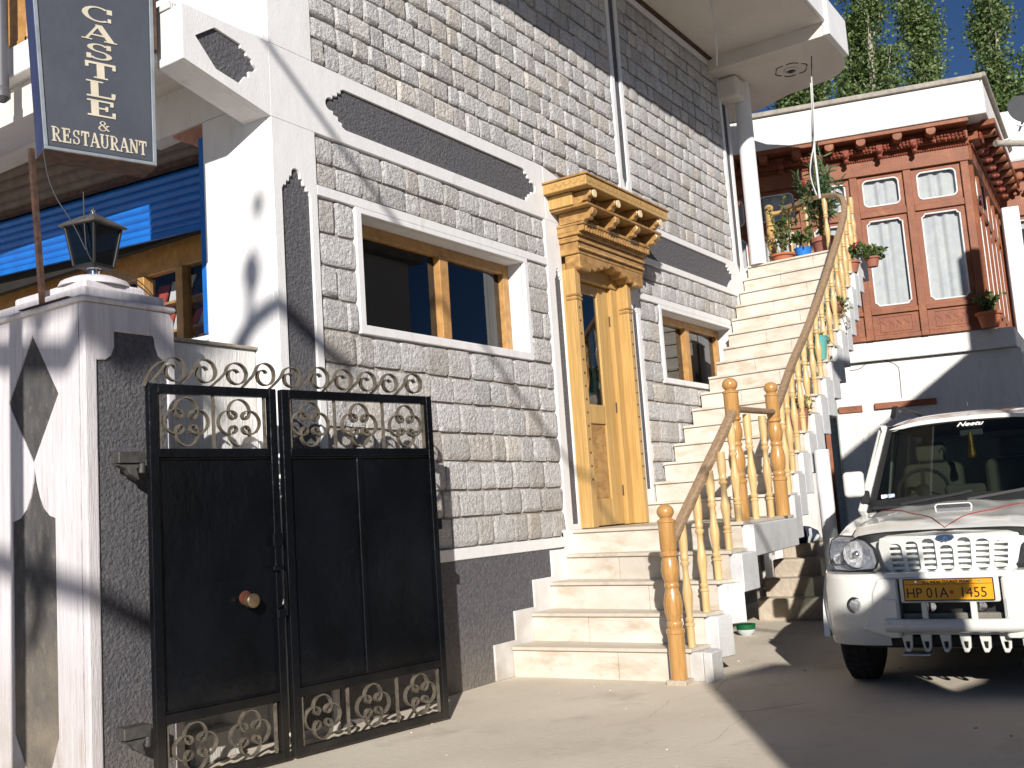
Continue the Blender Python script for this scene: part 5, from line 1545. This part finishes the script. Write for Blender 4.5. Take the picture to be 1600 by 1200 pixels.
# wheels
def wheel(x, y):
    r = .335; wdt = .20; sx = 1 if x > 0 else -1
    axm = Matrix(((0, 0, sx), (1, 0, 0), (0, 1, 0)))
    if sx < 0: axm = Matrix(((0, 0, -1), (-1, 0, 0), (0, 1, 0)))
    wh = M().lathe([(.20, 0), (.27, -.005), (.31, .01), (r, .04), (r+.002, .10), (r, .16), (.31, .19), (.25, .20), (.20, .195)], (x-sx*wdt, y, r+.002), 36, axm).build('wheel', RUBBER, car, local=True, smooth=True)
    M().lathe([(.20, .12), (.20, .19), (.185, .185), (.15, .15), (.06, .165), (.01, .17)], (x-sx*wdt, y, r+.002), 28, axm).build('rim', CHROME, wh, local=True, smooth=True)
    tr_ = M()
    for k in range(40):
        a = 2*PI*k/40
        for off in (.045, .10, .15):
            aa = a+(.04 if off == .10 else 0)
            c = Vector((x-sx*wdt+sx*off, y+math.cos(aa)*(r+.001), r+.002+math.sin(aa)*(r+.001)))
            t_ = Vector((0, -math.sin(aa), math.cos(aa)))
            tr_.bar(c-t_*.018, c+t_*.018, .040, .012, up=(0, math.cos(aa), math.sin(aa)))
    tr_.build('tread_blocks', RUBBER, wh, local=True)
for x in (-.755, .755):
    for y in (.62, 3.05): wheel(x, y)
# dark arch liners and flares
for sx in (-1, 1):
    for yc in (.62, 3.05):
        ar = [(yc+.43*math.cos(a), .335+.43*math.sin(a)) for a in [PI*i/16 for i in range(17)]]
        M().prism(ar+[(yc-.43, .335), (yc+.43, .335)], [], lambda u, v, d: (d, u, v), sx*.50, sx*.7935).build('wheel_arch', CARBLK, car, local=True)
        inn_ = [(yc+.425*math.cos(a), .335+.425*math.sin(a)) for a in [PI*i/16 for i in range(17)]]
        out_ = [(yc+.48*math.cos(a), .335+.48*math.sin(a)) for a in [PI*i/16 for i in range(16, -1, -1)]]
        M().prism(inn_+out_, [], lambda u, v, d: (d, u, v), sx*.76, sx*.796).build('arch_flare', CARP, car, local=True, bevel=.012, seg=2)
# cabin: pillars, roof, glass
YB, YT = 1.13, 1.74     # windscreen base and top
ZB, ZT2 = 1.115, 1.735
def scr(u, v, inset=0.0):
    # u -1..1 across, v 0..1 up the screen
    hw = (.672-.10*v)
    y = YB+(YT-YB)*v+.10*abs(u)**2.2
    return (u*hw, y, ZB+(ZT2-ZB)*v-.02*abs(u)**2)
def band(u0, u1, v0, v1, name, mat, off=0.0, nu=20, nv=6, par=None):
    return M().grid(lambda p, q: (lambda r: (r[0], r[1]-off, r[2]+off*.3))(scr(u0+(u1-u0)*p, v0+(v1-v0)*q)), nu, nv).build(name, mat, par or car, local=True, smooth=True)
ws = band(-.985, .985, .0, 1, 'windscreen', WSHIELD, .0)
band(-.99, .99, -.02, .10, 'screen_border', CARBLK, .006, par=ws); band(-.99, .99, .945, 1.01, 'screen_border', CARBLK, .006, par=ws)
for s_ in (-1, 1): band(s_*.90, s_*.99, .09, .96, 'screen_border', CARBLK, .006, 4, 12, par=ws)
# A pillars and roof shell
for s_ in (-1, 1):
    pp = [Vector(scr(s_*1.02, v)) for v in (-.03, .25, .5, .75, 1.0)]
    q = M()
    for i in range(4): q.bar(pp[i]+Vector((s_*.006, 0, 0)), pp[i+1]+Vector((s_*.006, 0, 0))+(pp[i+1]-pp[i])*.03, .060, .07)
    q.build('door_pillar', CARP, car, local=True, bevel=.014, seg=2)
def roof_pt(u, v):
    x = (2*u-1)
    y = 1.72+.10*abs(x)**2.2+(3.85-1.72-.1*abs(x)**2.2)*v
    hw = .60
    z = 1.745+.085*(1-math.exp(-v*7))*(1)+.0
    z -= .05*abs(x)**5+.02*abs(x)**2
    return (x*hw, y, z)
M().grid(roof_pt, 31, 31).build('roof', CARP, car, local=True, smooth=True)
M().grid(lambda u, v: (roof_pt(u, 0)[0]*(1+.0*v), roof_pt(u, 0)[1]-.012*v, roof_pt(u, 0)[2]-.03*v), 31, 3).build('roof_lip', CARP, car, local=True, smooth=True)
for s_ in (-1, 1):
    # side above the belt: windows between pillars
    sd_ = M()
    sd_.a([(s_*.60, 1.75, 1.74), (s_*.60, 3.85, 1.78), (s_*.59, 3.85, 1.70), (s_*.59, 1.75, 1.68)], [(0, 1, 2, 3)])
    for y0, y1 in ((2.25, 2.33), (3.05, 3.13), (3.72, 3.86)):
        sd_.a([(s_*.70, y0, 1.13), (s_*.70, y1, 1.13), (s_*.60, y1+.0, 1.70), (s_*.60, y0, 1.70), (s_*.68, y0, 1.13), (s_*.68, y1, 1.13), (s_*.58, y1, 1.70), (s_*.58, y0, 1.70)], [(0, 1, 2, 3), (7, 6, 5, 4), (0, 4, 5, 1), (1, 5, 6, 2), (2, 6, 7, 3), (3, 7, 4, 0)])
    sd_.build('side_frame', CARP, car, local=True)
    M().a([(s_*.695, 1.25, 1.13), (s_*.695, 3.8, 1.13), (s_*.597, 3.8, 1.70), (s_*.597, 1.75, 1.70)], [(0, 1, 2, 3)]).build('side_window', GLASS, car, local=True)
    rl_ = M().tube([(s_*.52, 1.88, 1.80), (s_*.52, 2.02, 1.875), (s_*.52, 2.3, 1.89), (s_*.52, 3.3, 1.89), (s_*.52, 3.5, 1.82)], .016, 8)
    rl_.prism([(1.86, 1.79), (2.0, 1.80), (2.12, 1.885), (2.02, 1.895)], [], lambda u, v, d: (d, u, v), s_*.50, s_*.54)
    rl_.build('roof_rail', CARBLK, car, local=True, smooth=True)
cb('tailgate', CARP, -.66, .66, 3.83, 3.87, 1.1, 1.78, bevel=.02)
M().a([(-.55, 3.80, 1.2), (.55, 3.80, 1.2), (.5, 3.8, 1.65), (-.5, 3.8, 1.65)], [(0, 1, 2, 3)]).build('rear_window', CLEAR, car, local=True)
# cabin interior
cb('headliner', INTER, -.57, .57, 1.85, 3.8, 1.70, 1.72)
cb('dashboard', pm('dash', (.11, .10, .09), None, 8, .8), -.62, .62, 1.28, 1.55, 1.02, 1.17, bevel=.04, seg=3)
cb('cabin_floor', DARK, -.68, .68, 1.2, 3.8, .6, .7)
for x in (-.30, .30):
    st_ = cb('seat', INTER, x-.22, x+.22, 2.0, 2.2, .8, 1.42, bevel=.06, seg=3)
    cb('head_rest', INTER, x-.11, x+.11, 2.03, 2.13, 1.43, 1.58, par=st_, bevel=.03, seg=3)
swc = Vector((-.32, 1.62, 1.21)); swn = Matrix.Rotation(R(62), 3, 'X')
sw_ = M().tube([swc+swn @ Vector((.18*math.cos(a), .18*math.sin(a), 0)) for a in [2*PI*i/28 for i in range(29)]], .014, 8, cap=False)
for a in (R(200), R(340), R(90)): sw_.bar(swc, swc+swn @ Vector((.17*math.cos(a), .17*math.sin(a), 0)), .03, .012)
sw_.lathe([(.05, -.01), (.055, .01), (.03, .02)], swc, 14, swn)
sw_.build('steering_wheel', pm('wheel_grey', (.15, .13, .12), None, 6, .5), car, local=True, smooth=True)
cb('instrument_hood', INTER, -.16, .12, 1.52, 1.58, 1.12, 1.24, bevel=.03, seg=3)
cb('rear_mirror', pm('mirror_grey', (.45, .47, .5), None, 3, .2, metal=.5), -.03, .13, 1.70, 1.715, 1.595, 1.64, bevel=.008)
M().lathe([(.010, .0), (.022, -.05), (.018, -.10), (.030, -.16), (.026, -.19), (.004, -.195)], (.045, 1.66, 1.62), 12).build('hanging_tassel', GOLD, car, local=True, smooth=True)
# name lettering near the top of the screen
sp0 = Vector(scr(.08, .885)); sdir_ = (Vector(scr(.08, 1))-Vector(scr(.08, .8))).normalized()
zz_ = Vector((1, 0, 0)).cross(sdir_)
TT = Matrix(((1, 0, zz_.x, sp0.x), (0, sdir_.y, zz_.y, sp0.y-.012), (0, sdir_.z, zz_.z, sp0.z+.004), (0, 0, 0, 1)))
text_mesh('screen_lettering', 'Neetu', WHITEP, ws, TT, size=.062, shear=.45, extrude=.001, sx=1.12, bold=.0012)
# stickers
for (u, mat_) in ((-.74, pm('sticker_blue', (.25, .40, .70), (.6, .65, .75), 60, .5)), (-.82, WHITEP)):
    c = Vector(scr(u, .135)); M().box(c.x-.022, c.x+.022, c.y-.010, c.y-.006, c.z-.012, c.z+.016).build('sticker', mat_, ws, local=True)
# wipers
for (x0, v0, x1, v1) in ((-.62, .03, .02, .105), (.05, .03, .72, .14)):
    a = Vector(scr(x0, v0)); b = Vector(scr(x1, v1)); a.y -= .03; b.y -= .03
    wq = M().bar(a, b, .012, .018).bar(a+(b-a)*.35+Vector((0, .01, -.015)), b+Vector((.05, .01, .012)), .008, .016)
    wq.build('wiper', CARBLK, car, local=True)
cb('scuttle_grille', CARBLK, -.60, .60, 1.085, 1.165, 1.098, 1.120, bevel=.006)
# mirrors
for s_ in (-1, 1):
    cm = M()
    cm.grid(lambda u, v: (0, 0, 0), 2, 2) if False else None
    mb = M().box(s_*.665, s_*.815, 1.20, 1.28, 1.195, 1.385).build('door_mirror', CARP, car, local=True, bevel=.032, seg=4)
    M().box(s_*.64, s_*.70, 1.22, 1.27, 1.14, 1.24).build('mirror_arm', CARBLK, mb, local=True, bevel=.01)
M().lathe([(.014, 0), (.008, .02), (.004, .04)], (.02, 1.95, 1.832), 8).build('aerial_base', CARBLK, car, local=True)
# bonnet edge line and decorative red threads
for s_ in (-1, 1):
    pts_ = []
    for i in range(14):
        t = i/13
        e = .54*(1-t); y = 1.10-1.0*t
        u = (s_*e/.59+1)/2; v = max(0, min(1, (y-.085)/1.035))
        p = Vector(bon(u, v)); pts_.append(p+Vector((0, 0, .004)))
    M().tube(pts_, .0028, 5).build('red_thread', REDPL, car, local=True)
    M().tube([Vector(bon((s_*.985+1)/2, v))+Vector((s_*.006, 0, .002)) for v in [i/10 for i in range(11)]], .0035, 5).build('bonnet_seam', CARBLK, car, local=True)
M().tube([Vector(bon(u, 0))+Vector((0, -.004, .0)) for u in [i/20 for i in range(21)]], .0045, 5).build('bonnet_seam', CARBLK, car, local=True)
# ================================================================ plants and pots
def pot(name, label, x, y, z, r, h, mat, cat='flower pot', rim=True, group=None):
    t = thing(name, label, cat, (x, y, z), 0, group)
    pr = [(r*.68, 0), (r*.92, h*.78)]
    if rim: pr += [(r*.94, h*.79), (r*1.06, h*.80), (r*1.08, h*.98), (r*1.0, h), (r*.90, h), (r*.85, h*.88)]
    else: pr += [(r*1.0, h*.97), (r*1.05, h*.97), (r*1.05, h), (r*.96, h), (r*.9, h*.88)]
    pr += [(.01, h*.88)]
    M().lathe(pr, (x, y, z), 24).build('pot', mat, t, smooth=True)
    M().lathe([(r*.84, h*.86), (r*.5, h*.92), (.01, h*.93)], (x, y, z), 12).build('soil', SOIL, t)
    return t
def leafquad(mm, c, d, n_, L, W_, bend=.2):
    d = d.normalized(); s = d.cross(n_)
    if s.length < 1e-4: s = d.cross(Vector((1, 0, 0)))
    s = s.normalized(); up = s.cross(d)
    t = random.random(); mm.ct = (t, t, t)
    p = [c, c+d*L*.35+s*W_/2, c+d*L*.75+s*W_*.38-up*L*bend*.5, c+d*L-up*L*bend, c+d*L*.75-s*W_*.38-up*L*bend*.5, c+d*L*.35-s*W_/2]
    mm.a(p, [(0, 1, 2, 3), (0, 3, 4, 5)])
def rv(s=1): return Vector((random.gauss(0, s), random.gauss(0, s), random.gauss(0, s)))
def bush(parent, base, stems, H, spread, leaf, L, W_, n, droop=.3, flowers=0, fpos=None, stemr=.006, bare=.3, name='foliage'):
    st = M(); lf = M(); fl_ = M()
    for k in range(stems):
        a = random.uniform(0, 2*PI); hh = H*random.uniform(.6, 1.05); sp = spread*random.uniform(.3, 1)
        pts = [Vector(base)+Vector((math.cos(a)*.02, math.sin(a)*.02, 0))]
        for i in range(1, 7):
            t = i/6
            pts.append(Vector(base)+Vector((math.cos(a)*sp*t**1.3+random.gauss(0, .012), math.sin(a)*sp*t**1.3+random.gauss(0, .012), hh*t-droop*sp*t*t)))
        st.tube(pts, stemr, 5, r1=stemr*.4)
        for q in range(n):
            t = random.uniform(bare, 1); i = min(5, int(t*6)); f_ = t*6-i
            c = pts[i].lerp(pts[i+1], f_)
            d = (rv()+Vector((math.cos(a)*.5, math.sin(a)*.5, .4)))
            leafquad(lf, c+rv(.01), d, rv(), L*random.uniform(.6, 1.2), W_*random.uniform(.7, 1.2), random.uniform(0, .5))
        if flowers and random.random() < flowers:
            for q in range(7): leafquad(fl_, pts[-1]+rv(.012), rv(), rv(), .03, .03, 0)
    st.build('stems', STEM, parent)
    lf.ct = 1; lf.build(name, leaf, parent, recalc=False)
    if fl_.v: fl_.build('blossoms', FLOWER, parent, recalc=False)
TZ = 4.238
t = pot('flower_pot', 'wide orange terracotta bowl with a straggly plant beside the round column at the stair head', 12.98, 4.22, TZ, .16, .13, TERRA)
bush(t, (12.98, 4.22, TZ+.12), 9, .80, .28, LEAF2, .055, .03, 40, bare=.15, flowers=.1)
bush(t, (12.98, 4.26, TZ+.12), 4, .42, .30, LEAFD, .05, .028, 24, bare=.3, name='dry_foliage')
t = pot('flower_pot', 'bright blue plastic pot with yellowing leaves between two terracotta pots', 13.10, 3.98, TZ, .115, .19, BLUEP, rim=False)
bush(t, (13.10, 3.98, TZ+.18), 7, .32, .14, LEAF2, .075, .05, 14, bare=.4)
bush(t, (13.10, 3.98, TZ+.18), 3, .36, .12, LEAFD, .06, .04, 10, name='dry_foliage')
t = pot('flower_pot', 'tall dusty terracotta pot carrying the big oleander at the top of the stairs', 13.22, 3.74, TZ, .155, .30, TERRA2)
bush(t, (13.22, 3.74, TZ+.28), 13, 1.15, .36, LEAF3, .18, .026, 34, bare=.35, droop=.15, stemr=.009)
bush(t, (13.22, 3.74, TZ+.28), 8, .75, .22, LEAFD, .08, .03, 18, bare=.1, name='dry_foliage')
bush(t, (13.18, 3.86, TZ+.28), 3, 1.0, .20, LEAF2, .05, .03, 14, bare=.6, flowers=1, name='creeper')
t = pot('flower_pot', 'small round pot of red flowers inside the upper handrail', 12.45, 3.24, 3.85, .12, .14, TERRA2)
bush(t, (12.45, 3.22, 4.0), 16, .30, .20, LEAF2, .05, .035, 26, bare=.2, flowers=.8, droop=.6)
t = pot('flower_pot', 'low reddish pot with leafy geranium outside the upper balusters', 12.65, 3.02, 3.92, .09, .12, TERRA2)
bush(t, (12.65, 3.02, 3.99), 15, .26, .18, LEAF2, .055, .05, 26, bare=.2, droop=.9)
t = pot('flower_pot', 'teal plastic pot with a pale climber standing behind the middle balusters', 10.95, 3.27, 2.654, .10, .26, TEAL, rim=False)
bush(t, (10.95, 3.27, 2.88), 6, .20, .2, LEAF2, .05, .032, 10, bare=.2, droop=1.6)
t = pot('flower_pot', 'square rusty pot with trailing leaves behind the lower balusters of the upper flight', 10.05, 3.27, 1.862, .10, .22, TERRA2, rim=False)
bush(t, (10.05, 3.27, 2.05), 8, .30, .22, LEAF2, .05, .032, 14, bare=.1, droop=1.0)
t = pot('flower_pot', 'little terracotta pot with drooping yellow green leaves between balusters half way up', 11.72, 3.26, 3.248, .09, .14, TERRA2)
bush(t, (11.72, 3.24, 3.36), 10, .26, .20, LEAF2, .05, .032, 12, bare=.1, droop=1.8)
bush(t, (11.72, 3.24, 3.36), 4, .15, .2, LEAFD, .06, .035, 12, bare=.2, droop=2.2, name='dry_foliage')
# pot on the house ledge at right
lp = hcw(HS(.92, -.1), -.12, 0)
t = pot('flower_pot', 'orange terracotta pot with leafy plant on the white ledge right of the red bay', lp.x, lp.y, HZ(3.415, 0), .17, .22, TERRA)
bush(t, (lp.x, lp.y, HZ(3.415, 0)+.2), 20, .36, .26, LEAF2, .05, .04, 30, bare=.2)
# bags and bits on the step under the stairs
bag = thing('bag', 'dark bag with pale cloth straps resting on the concrete steps under the stairs', 'bag', (11.1, 3.7, .72))
M().lathe([(.14, 0), (.19, .05), (.17, .12), (.08, .17), (.02, .18)], (11.15, 3.72, .72), 12).build('bag_body', pm('navy_cloth', (.03, .04, .07), None, 9, .9, .4, 20), bag, smooth=True)
M().tube([(11.0, 3.62, .73), (10.98, 3.58, .80), (11.05, 3.6, .86), (11.1, 3.62, .78), (11.08, 3.6, .73)], .018, 6).tube([(10.98, 3.54, .73), (11.04, 3.52, .79), (11.1, 3.55, .73)], .02, 6).build('straps', PAPER, bag, smooth=True)
cs = thing('concrete_steps', 'dusty concrete steps rising under the marble staircase', 'steps', (10.9, 4.0, 0))
for (x0, y0, y1, z1, x1) in ((10.2, 3.22, 3.95, .22, 12.8), (10.4, 3.34, 3.93, .40, 12.8), (10.62, 3.38, 3.90, .58, 12.8), (10.9, 3.5, 3.88, .72, 12.8)):
    M().box(x0, x1, y0, y1, -.01 if z1 < .25 else z1-.2, z1).build('step', CONC2, cs, bevel=.02, seg=2)
bk = thing('green_tub', 'small green and white plastic tub on the ground beside the white step blocks', 'tub', (9.12, 3.66, 0))
M().lathe([(.05, 0), (.08, .03), (.085, .055)], (9.12, 3.66, 0), 18).build('base', PAPER, bk, smooth=True)
M().lathe([(.085, .055), (.09, .10), (.075, .10)], (9.12, 3.66, 0), 18).build('rim', pm('green_plastic', (.01, .12, .04), None, 5, .4), bk, smooth=True)
tag(M().box(8.3, 9.3, 4.2, D-.03, 0, .95).build('store_box', RUST, bevel=.02), 'dark brown wooden box stored in the shade beneath the landing', 'box')

# ================================================================ poplars behind the house
def poplar(x, y, H, Wd, seed, label, n=7000, lean=0, ly=0, lsz=.125, lsize=.16, z0=0, crown0=.12):
    random.seed(seed)
    t = thing('poplar_tree', label, 'tree', (x, y, 0), 0, 'poplars behind the red bay house')
    tr_ = M(); lf = M()
    lsize = lsz
    trunk = [Vector((x+lean*(i/10)+random.gauss(0, .06), y+ly*i/10+random.gauss(0, .06), H*i/10)) for i in range(11)]
    tr_.tube(trunk, .20, 8, r1=.03)
    limbs = []
    for k in range(46):
        h = H*random.uniform(crown0, .9); i = int(h/H*10)
        b = trunk[i].lerp(trunk[i+1], h/H*10-i)
        a = random.uniform(0, 2*PI); fh = h/H
        # narrow, upswept; width profile widest low down
        wr = Wd*(1.0-.62*max(0, (fh-.2))**1.0)*random.uniform(.4, 1.05)
        ln = H*random.uniform(.10, .22)
        pts = [b]
        for j in range(1, 6):
            q = j/5
            pts.append(b+Vector((math.cos(a)*wr*q**.7, math.sin(a)*wr*q**.7, ln*q))+rv(.05))
        tr_.tube(pts, .05*(1.2-fh), 5, r1=.008)
        limbs.append(pts)
        for _ in range(3):
            c = pts[random.randint(2, 4)]; d = Vector((random.gauss(0, .25), random.gauss(0, .25), random.uniform(.4, 1.0)))
            p2 = [c, c+d*.5+rv(.04), c+d*.9+rv(.06)]
            tr_.tube(p2, .014, 4, r1=.005); limbs.append(p2)
    limbs.append(trunk[5:])
    tr_.build('trunk', BARK, t)
    per = max(1, n//len(limbs))
    for pts in limbs:
        for cl in range(5):
            f_ = random.uniform(.25, 1)*(len(pts)-1); i = min(len(pts)-2, int(f_))
            cc = pts[i].lerp(pts[i+1], f_-i)+rv(.10)
            sh = random.uniform(.09, .20)
            for q in range(per//5):
                c = cc+Vector((random.gauss(0, sh), random.gauss(0, sh), random.gauss(0, sh*1.3)))
                leafquad(lf, c, rv()+Vector((0, 0, .3)), rv(), lsize*random.uniform(.55, 1.1), lsize*random.uniform(.45, .8), .2)
    lf.build('crown', LEAF, t, recalc=False)
    return t
poplar(27.0, 6.0, 17.5, 1.0, 11, 'broad tall poplar rising just right of the hotel roof slab', 52000, .1, -.1, lsz=.11)
poplar(28.9, 4.42, 15.1, .42, 13, 'slim pointed poplar leaning left in the gap of blue sky', 24000, -.2, .75, crown0=.3, lsz=.11)
poplar(30.8, 3.25, 14.5, .62, 14, 'knobbly poplar with two heads behind the parapet coping at right', 26000, .25, .1, lsz=.12)
poplar(31.2, 2.35, 12.4, .8, 15, 'rightmost poplar standing behind the satellite dish', 24000, .2, lsz=.12)
poplar(25.1, 7.2, 11.6, 1.0, 16, 'low bushy poplar seen under the curved edge of the roof slab', 30000, 0, crown0=.35, lsz=.11)
random.seed(77)

# ================================================================ neighbours across the lane, and added shadow casters (they stand behind and to the right of the camera)
sth = math.tan(SUN_EL)
nh = thing('lane_house', 'tall pale house across the lane to the right, outside the picture', 'house', (9.5, -3, 0))
M().box(4.9, 13.2, -6.0, -1.0, 0, 5.55).build('wall', PLASTER2, nh)
M().box(4.7, 13.4, -6.2, -.8, 5.55, 5.70).build('roof', COPING, nh)
M().box(10.45, 10.65, -1.05, -.85, 5.7, 7.1).build('roof_post', PLASTER2, nh)  # unseen post that throws the upright shadow on the bay
for k in range(4):
    M().box(5.8+k*1.8, 6.9+k*1.8, -.998, -.98, 1.2, 2.6).build('window', GLASS, nh)
gw = thing('lane_shadow_wall', 'pale unseen wall across the lane, its top shaped to cast the shadow on the yard', 'wall', (1, -2.5, 0))  # added shadow caster; top outline traced back from the shade on the ground
M().prism([(-1.75, 0), (4.6, 0), (4.6, 2.75), (1.3, 2.75), (.35, 2.90), (.12, 2.62), (-.05, 3.0), (-.6, 3.9), (-1.75, 4.05)], [], fac, -2.6, -2.3).build('wall', PLASTER2, gw)
gp = thing('lane_gate_pillar', 'second gate pillar with lantern on the near side of the lane, outside the picture', 'pillar', (2.3, -1.0, 0))
M().box(1.95, 2.40, -1.32, -.98, 0, 2.55).build('core', PILLARW, gp)
M().box(1.91, 2.44, -1.36, -.94, 2.55, 2.62).build('cap', PILLARW, gp)
frustum_src = M()
def frs(mm, cx, cy, r0, r1, z0, z1):
    P_ = [(cx+r*math.cos(PI/4+j*PI/2), cy+r*math.sin(PI/4+j*PI/2), z) for r, z in ((r0, z0), (r1, z1)) for j in range(4)]
    return mm.a(P_, [(0, 1, 2, 3), (7, 6, 5, 4), (0, 4, 5, 1), (1, 5, 6, 2), (2, 6, 7, 3), (3, 7, 4, 0)])
l2 = frs(M(), 2.17, -1.15, .03, .03, 2.62, 2.68); frs(l2, 2.17, -1.15, .09, .13, 2.68, 2.88); frs(l2, 2.17, -1.15, .17, .03, 2.89, 2.96)
tag(l2.build('gate_lantern', CARBLK), 'black lantern on the lane gate pillar, outside the picture', 'lamp')
lb = thing('lane_shrub', 'leafy shrub in a tall pot beside the lane gate pillar, outside the picture', 'shrub', (2.5, -.55, 0))
M().lathe([(.16, 0), (.2, .5), (.22, 1.2), (.2, 1.2)], (2.5, -.58, 0), 18).build('pot', TERRA, lb)
bush(lb, (2.5, -.58, 1.2), 14, 1.2, .36, LEAF2, .07, .045, 16, bare=.35, droop=.1)
tb = thing('shadow_limb_tree', 'unseen tree added behind the camera, its limbs shaped to cast blurred shade on pillar and wall', 'tree', (-5.5, -2.2, 0))  # added for its shadows; limbs and lumps follow the blurred shade they throw
bb = M()
def bk_(p, L): return Vector(p)-SD*L
LL = 12
t0 = bk_((3.06, 6.75, 0), LL); tx, ty = t0.x, t0.y
bb.tube([(tx-.1, ty, -.1), (tx, ty, 3), (tx+.05, ty+.05, 6), (tx, ty, 8.5)], .22, 10, r1=.12)
bb.tube([(tx, ty, bk_((0, 0, .95), LL).z)]+smoothpts([bk_((3.06, 5.9, 1.30), LL), bk_((3.06, 5.3, 1.16), LL), bk_((3.06, 4.8, 1.04), LL), bk_((3.1, 4.6, .98), LL), bk_((3.28, 4.6, .88), LL), bk_((3.5, 4.6, .76), LL)], 1), .075, 8, r1=.055)
bb.tube([bk_((3.06, 5.08, 1.08), LL), bk_((3.06, 5.02, .92), LL), bk_((3.06, 5.10, .74), LL)], .045, 7)
bb.tube([bk_((3.06, 5.0, 1.08), LL), bk_((3.06, 4.98, 1.25), LL), bk_((3.06, 4.96, 1.36), LL)], .04, 7, r1=.015)
bb.tube([(tx, ty, bk_((0, 0, 2.6), LL).z), bk_((4.42, 6.6, 1.7), LL)]+smoothpts([bk_((4.42, 5.6, 1.55), LL), bk_((4.42, 5.18, 2.10), LL), bk_((4.42, 5.0, 2.43), LL), bk_((4.42, 4.86, 2.57), LL), bk_((4.5, 4.66, 2.62), LL), bk_((4.66, 4.63, 2.50), LL), bk_((4.85, 4.63, 2.37), LL), bk_((5.05, 4.63, 2.30), LL)], 1), .085, 8, r1=.05)
bb.tube([bk_((4.42, 4.89, 2.55), LL), bk_((4.42, 4.885, 2.72), LL), bk_((4.42, 4.86, 2.88), LL), bk_((4.42, 4.83, 3.02), LL)], .035, 8, r1=.02)
bb.lathe([(.01, -.16), (.07, -.06), (.075, .05), (.01, .15)], bk_((4.42, 4.86, 2.88), LL), 10)
bb.lathe([(.01, -.10), (.045, -.03), (.05, .03), (.01, .09)], bk_((4.42, 4.78, 3.31), LL), 10)
bb.tube([bk_((4.42, 4.83, 3.02), LL), bk_((4.42, 4.78, 3.31), LL)], .006, 6)
for p_, r_ in (((3.06, 5.0, 2.42), .07), ((3.2, 4.6, 2.42), .10), ((3.35, 4.6, 2.28), .10), ((3.25, 4.6, 2.22), .08)):
    bb.lathe([(.01, -r_*1.3), (r_, -r_*.4), (r_, r_*.4), (.01, r_*1.3)], bk_(p_, LL), 10)
bb.tube([(tx, ty, bk_((0, 0, 2.9), LL).z), bk_((3.06, 5.6, 2.5), LL), bk_((3.06, 4.9, 2.49), LL), bk_((3.15, 4.6, 2.45), LL), bk_((3.5, 4.6, 2.38), LL), bk_((3.7, 4.6, 2.15), LL)], .05, 7)
bb.build('trunk', BARK, tb)
tag(M().tube([(1.08, 3.97, 0), (1.08, 3.97, 3.4)], .055, 14).build('shadow_post', RUST, smooth=True), 'unseen upright steel post added at the left to cast a strip of shade on the gate pillar', 'post')  # added out of view so its shadow runs down the gate pillar
cbp = [bk_((4.2, 4.63, 4.52), 7.5), bk_((5.56, 4.63, 3.44), 9), bk_((6.62, 4.63, 2.60), 10.2), bk_((7.67, 4.63, 1.77), 11.5), bk_((8.3, 4.63, 1.3), 12.3)]
cbp = [cbp[0]+(cbp[0]-cbp[1])*2]+cbp+[cbp[-1]+(cbp[-1]-cbp[-2])*6]
tag(M().tube(cbp, .022, 6).build('overhead_cable', WIREB), 'overhead cable crossing the lane behind the camera, outside the picture', 'cable')
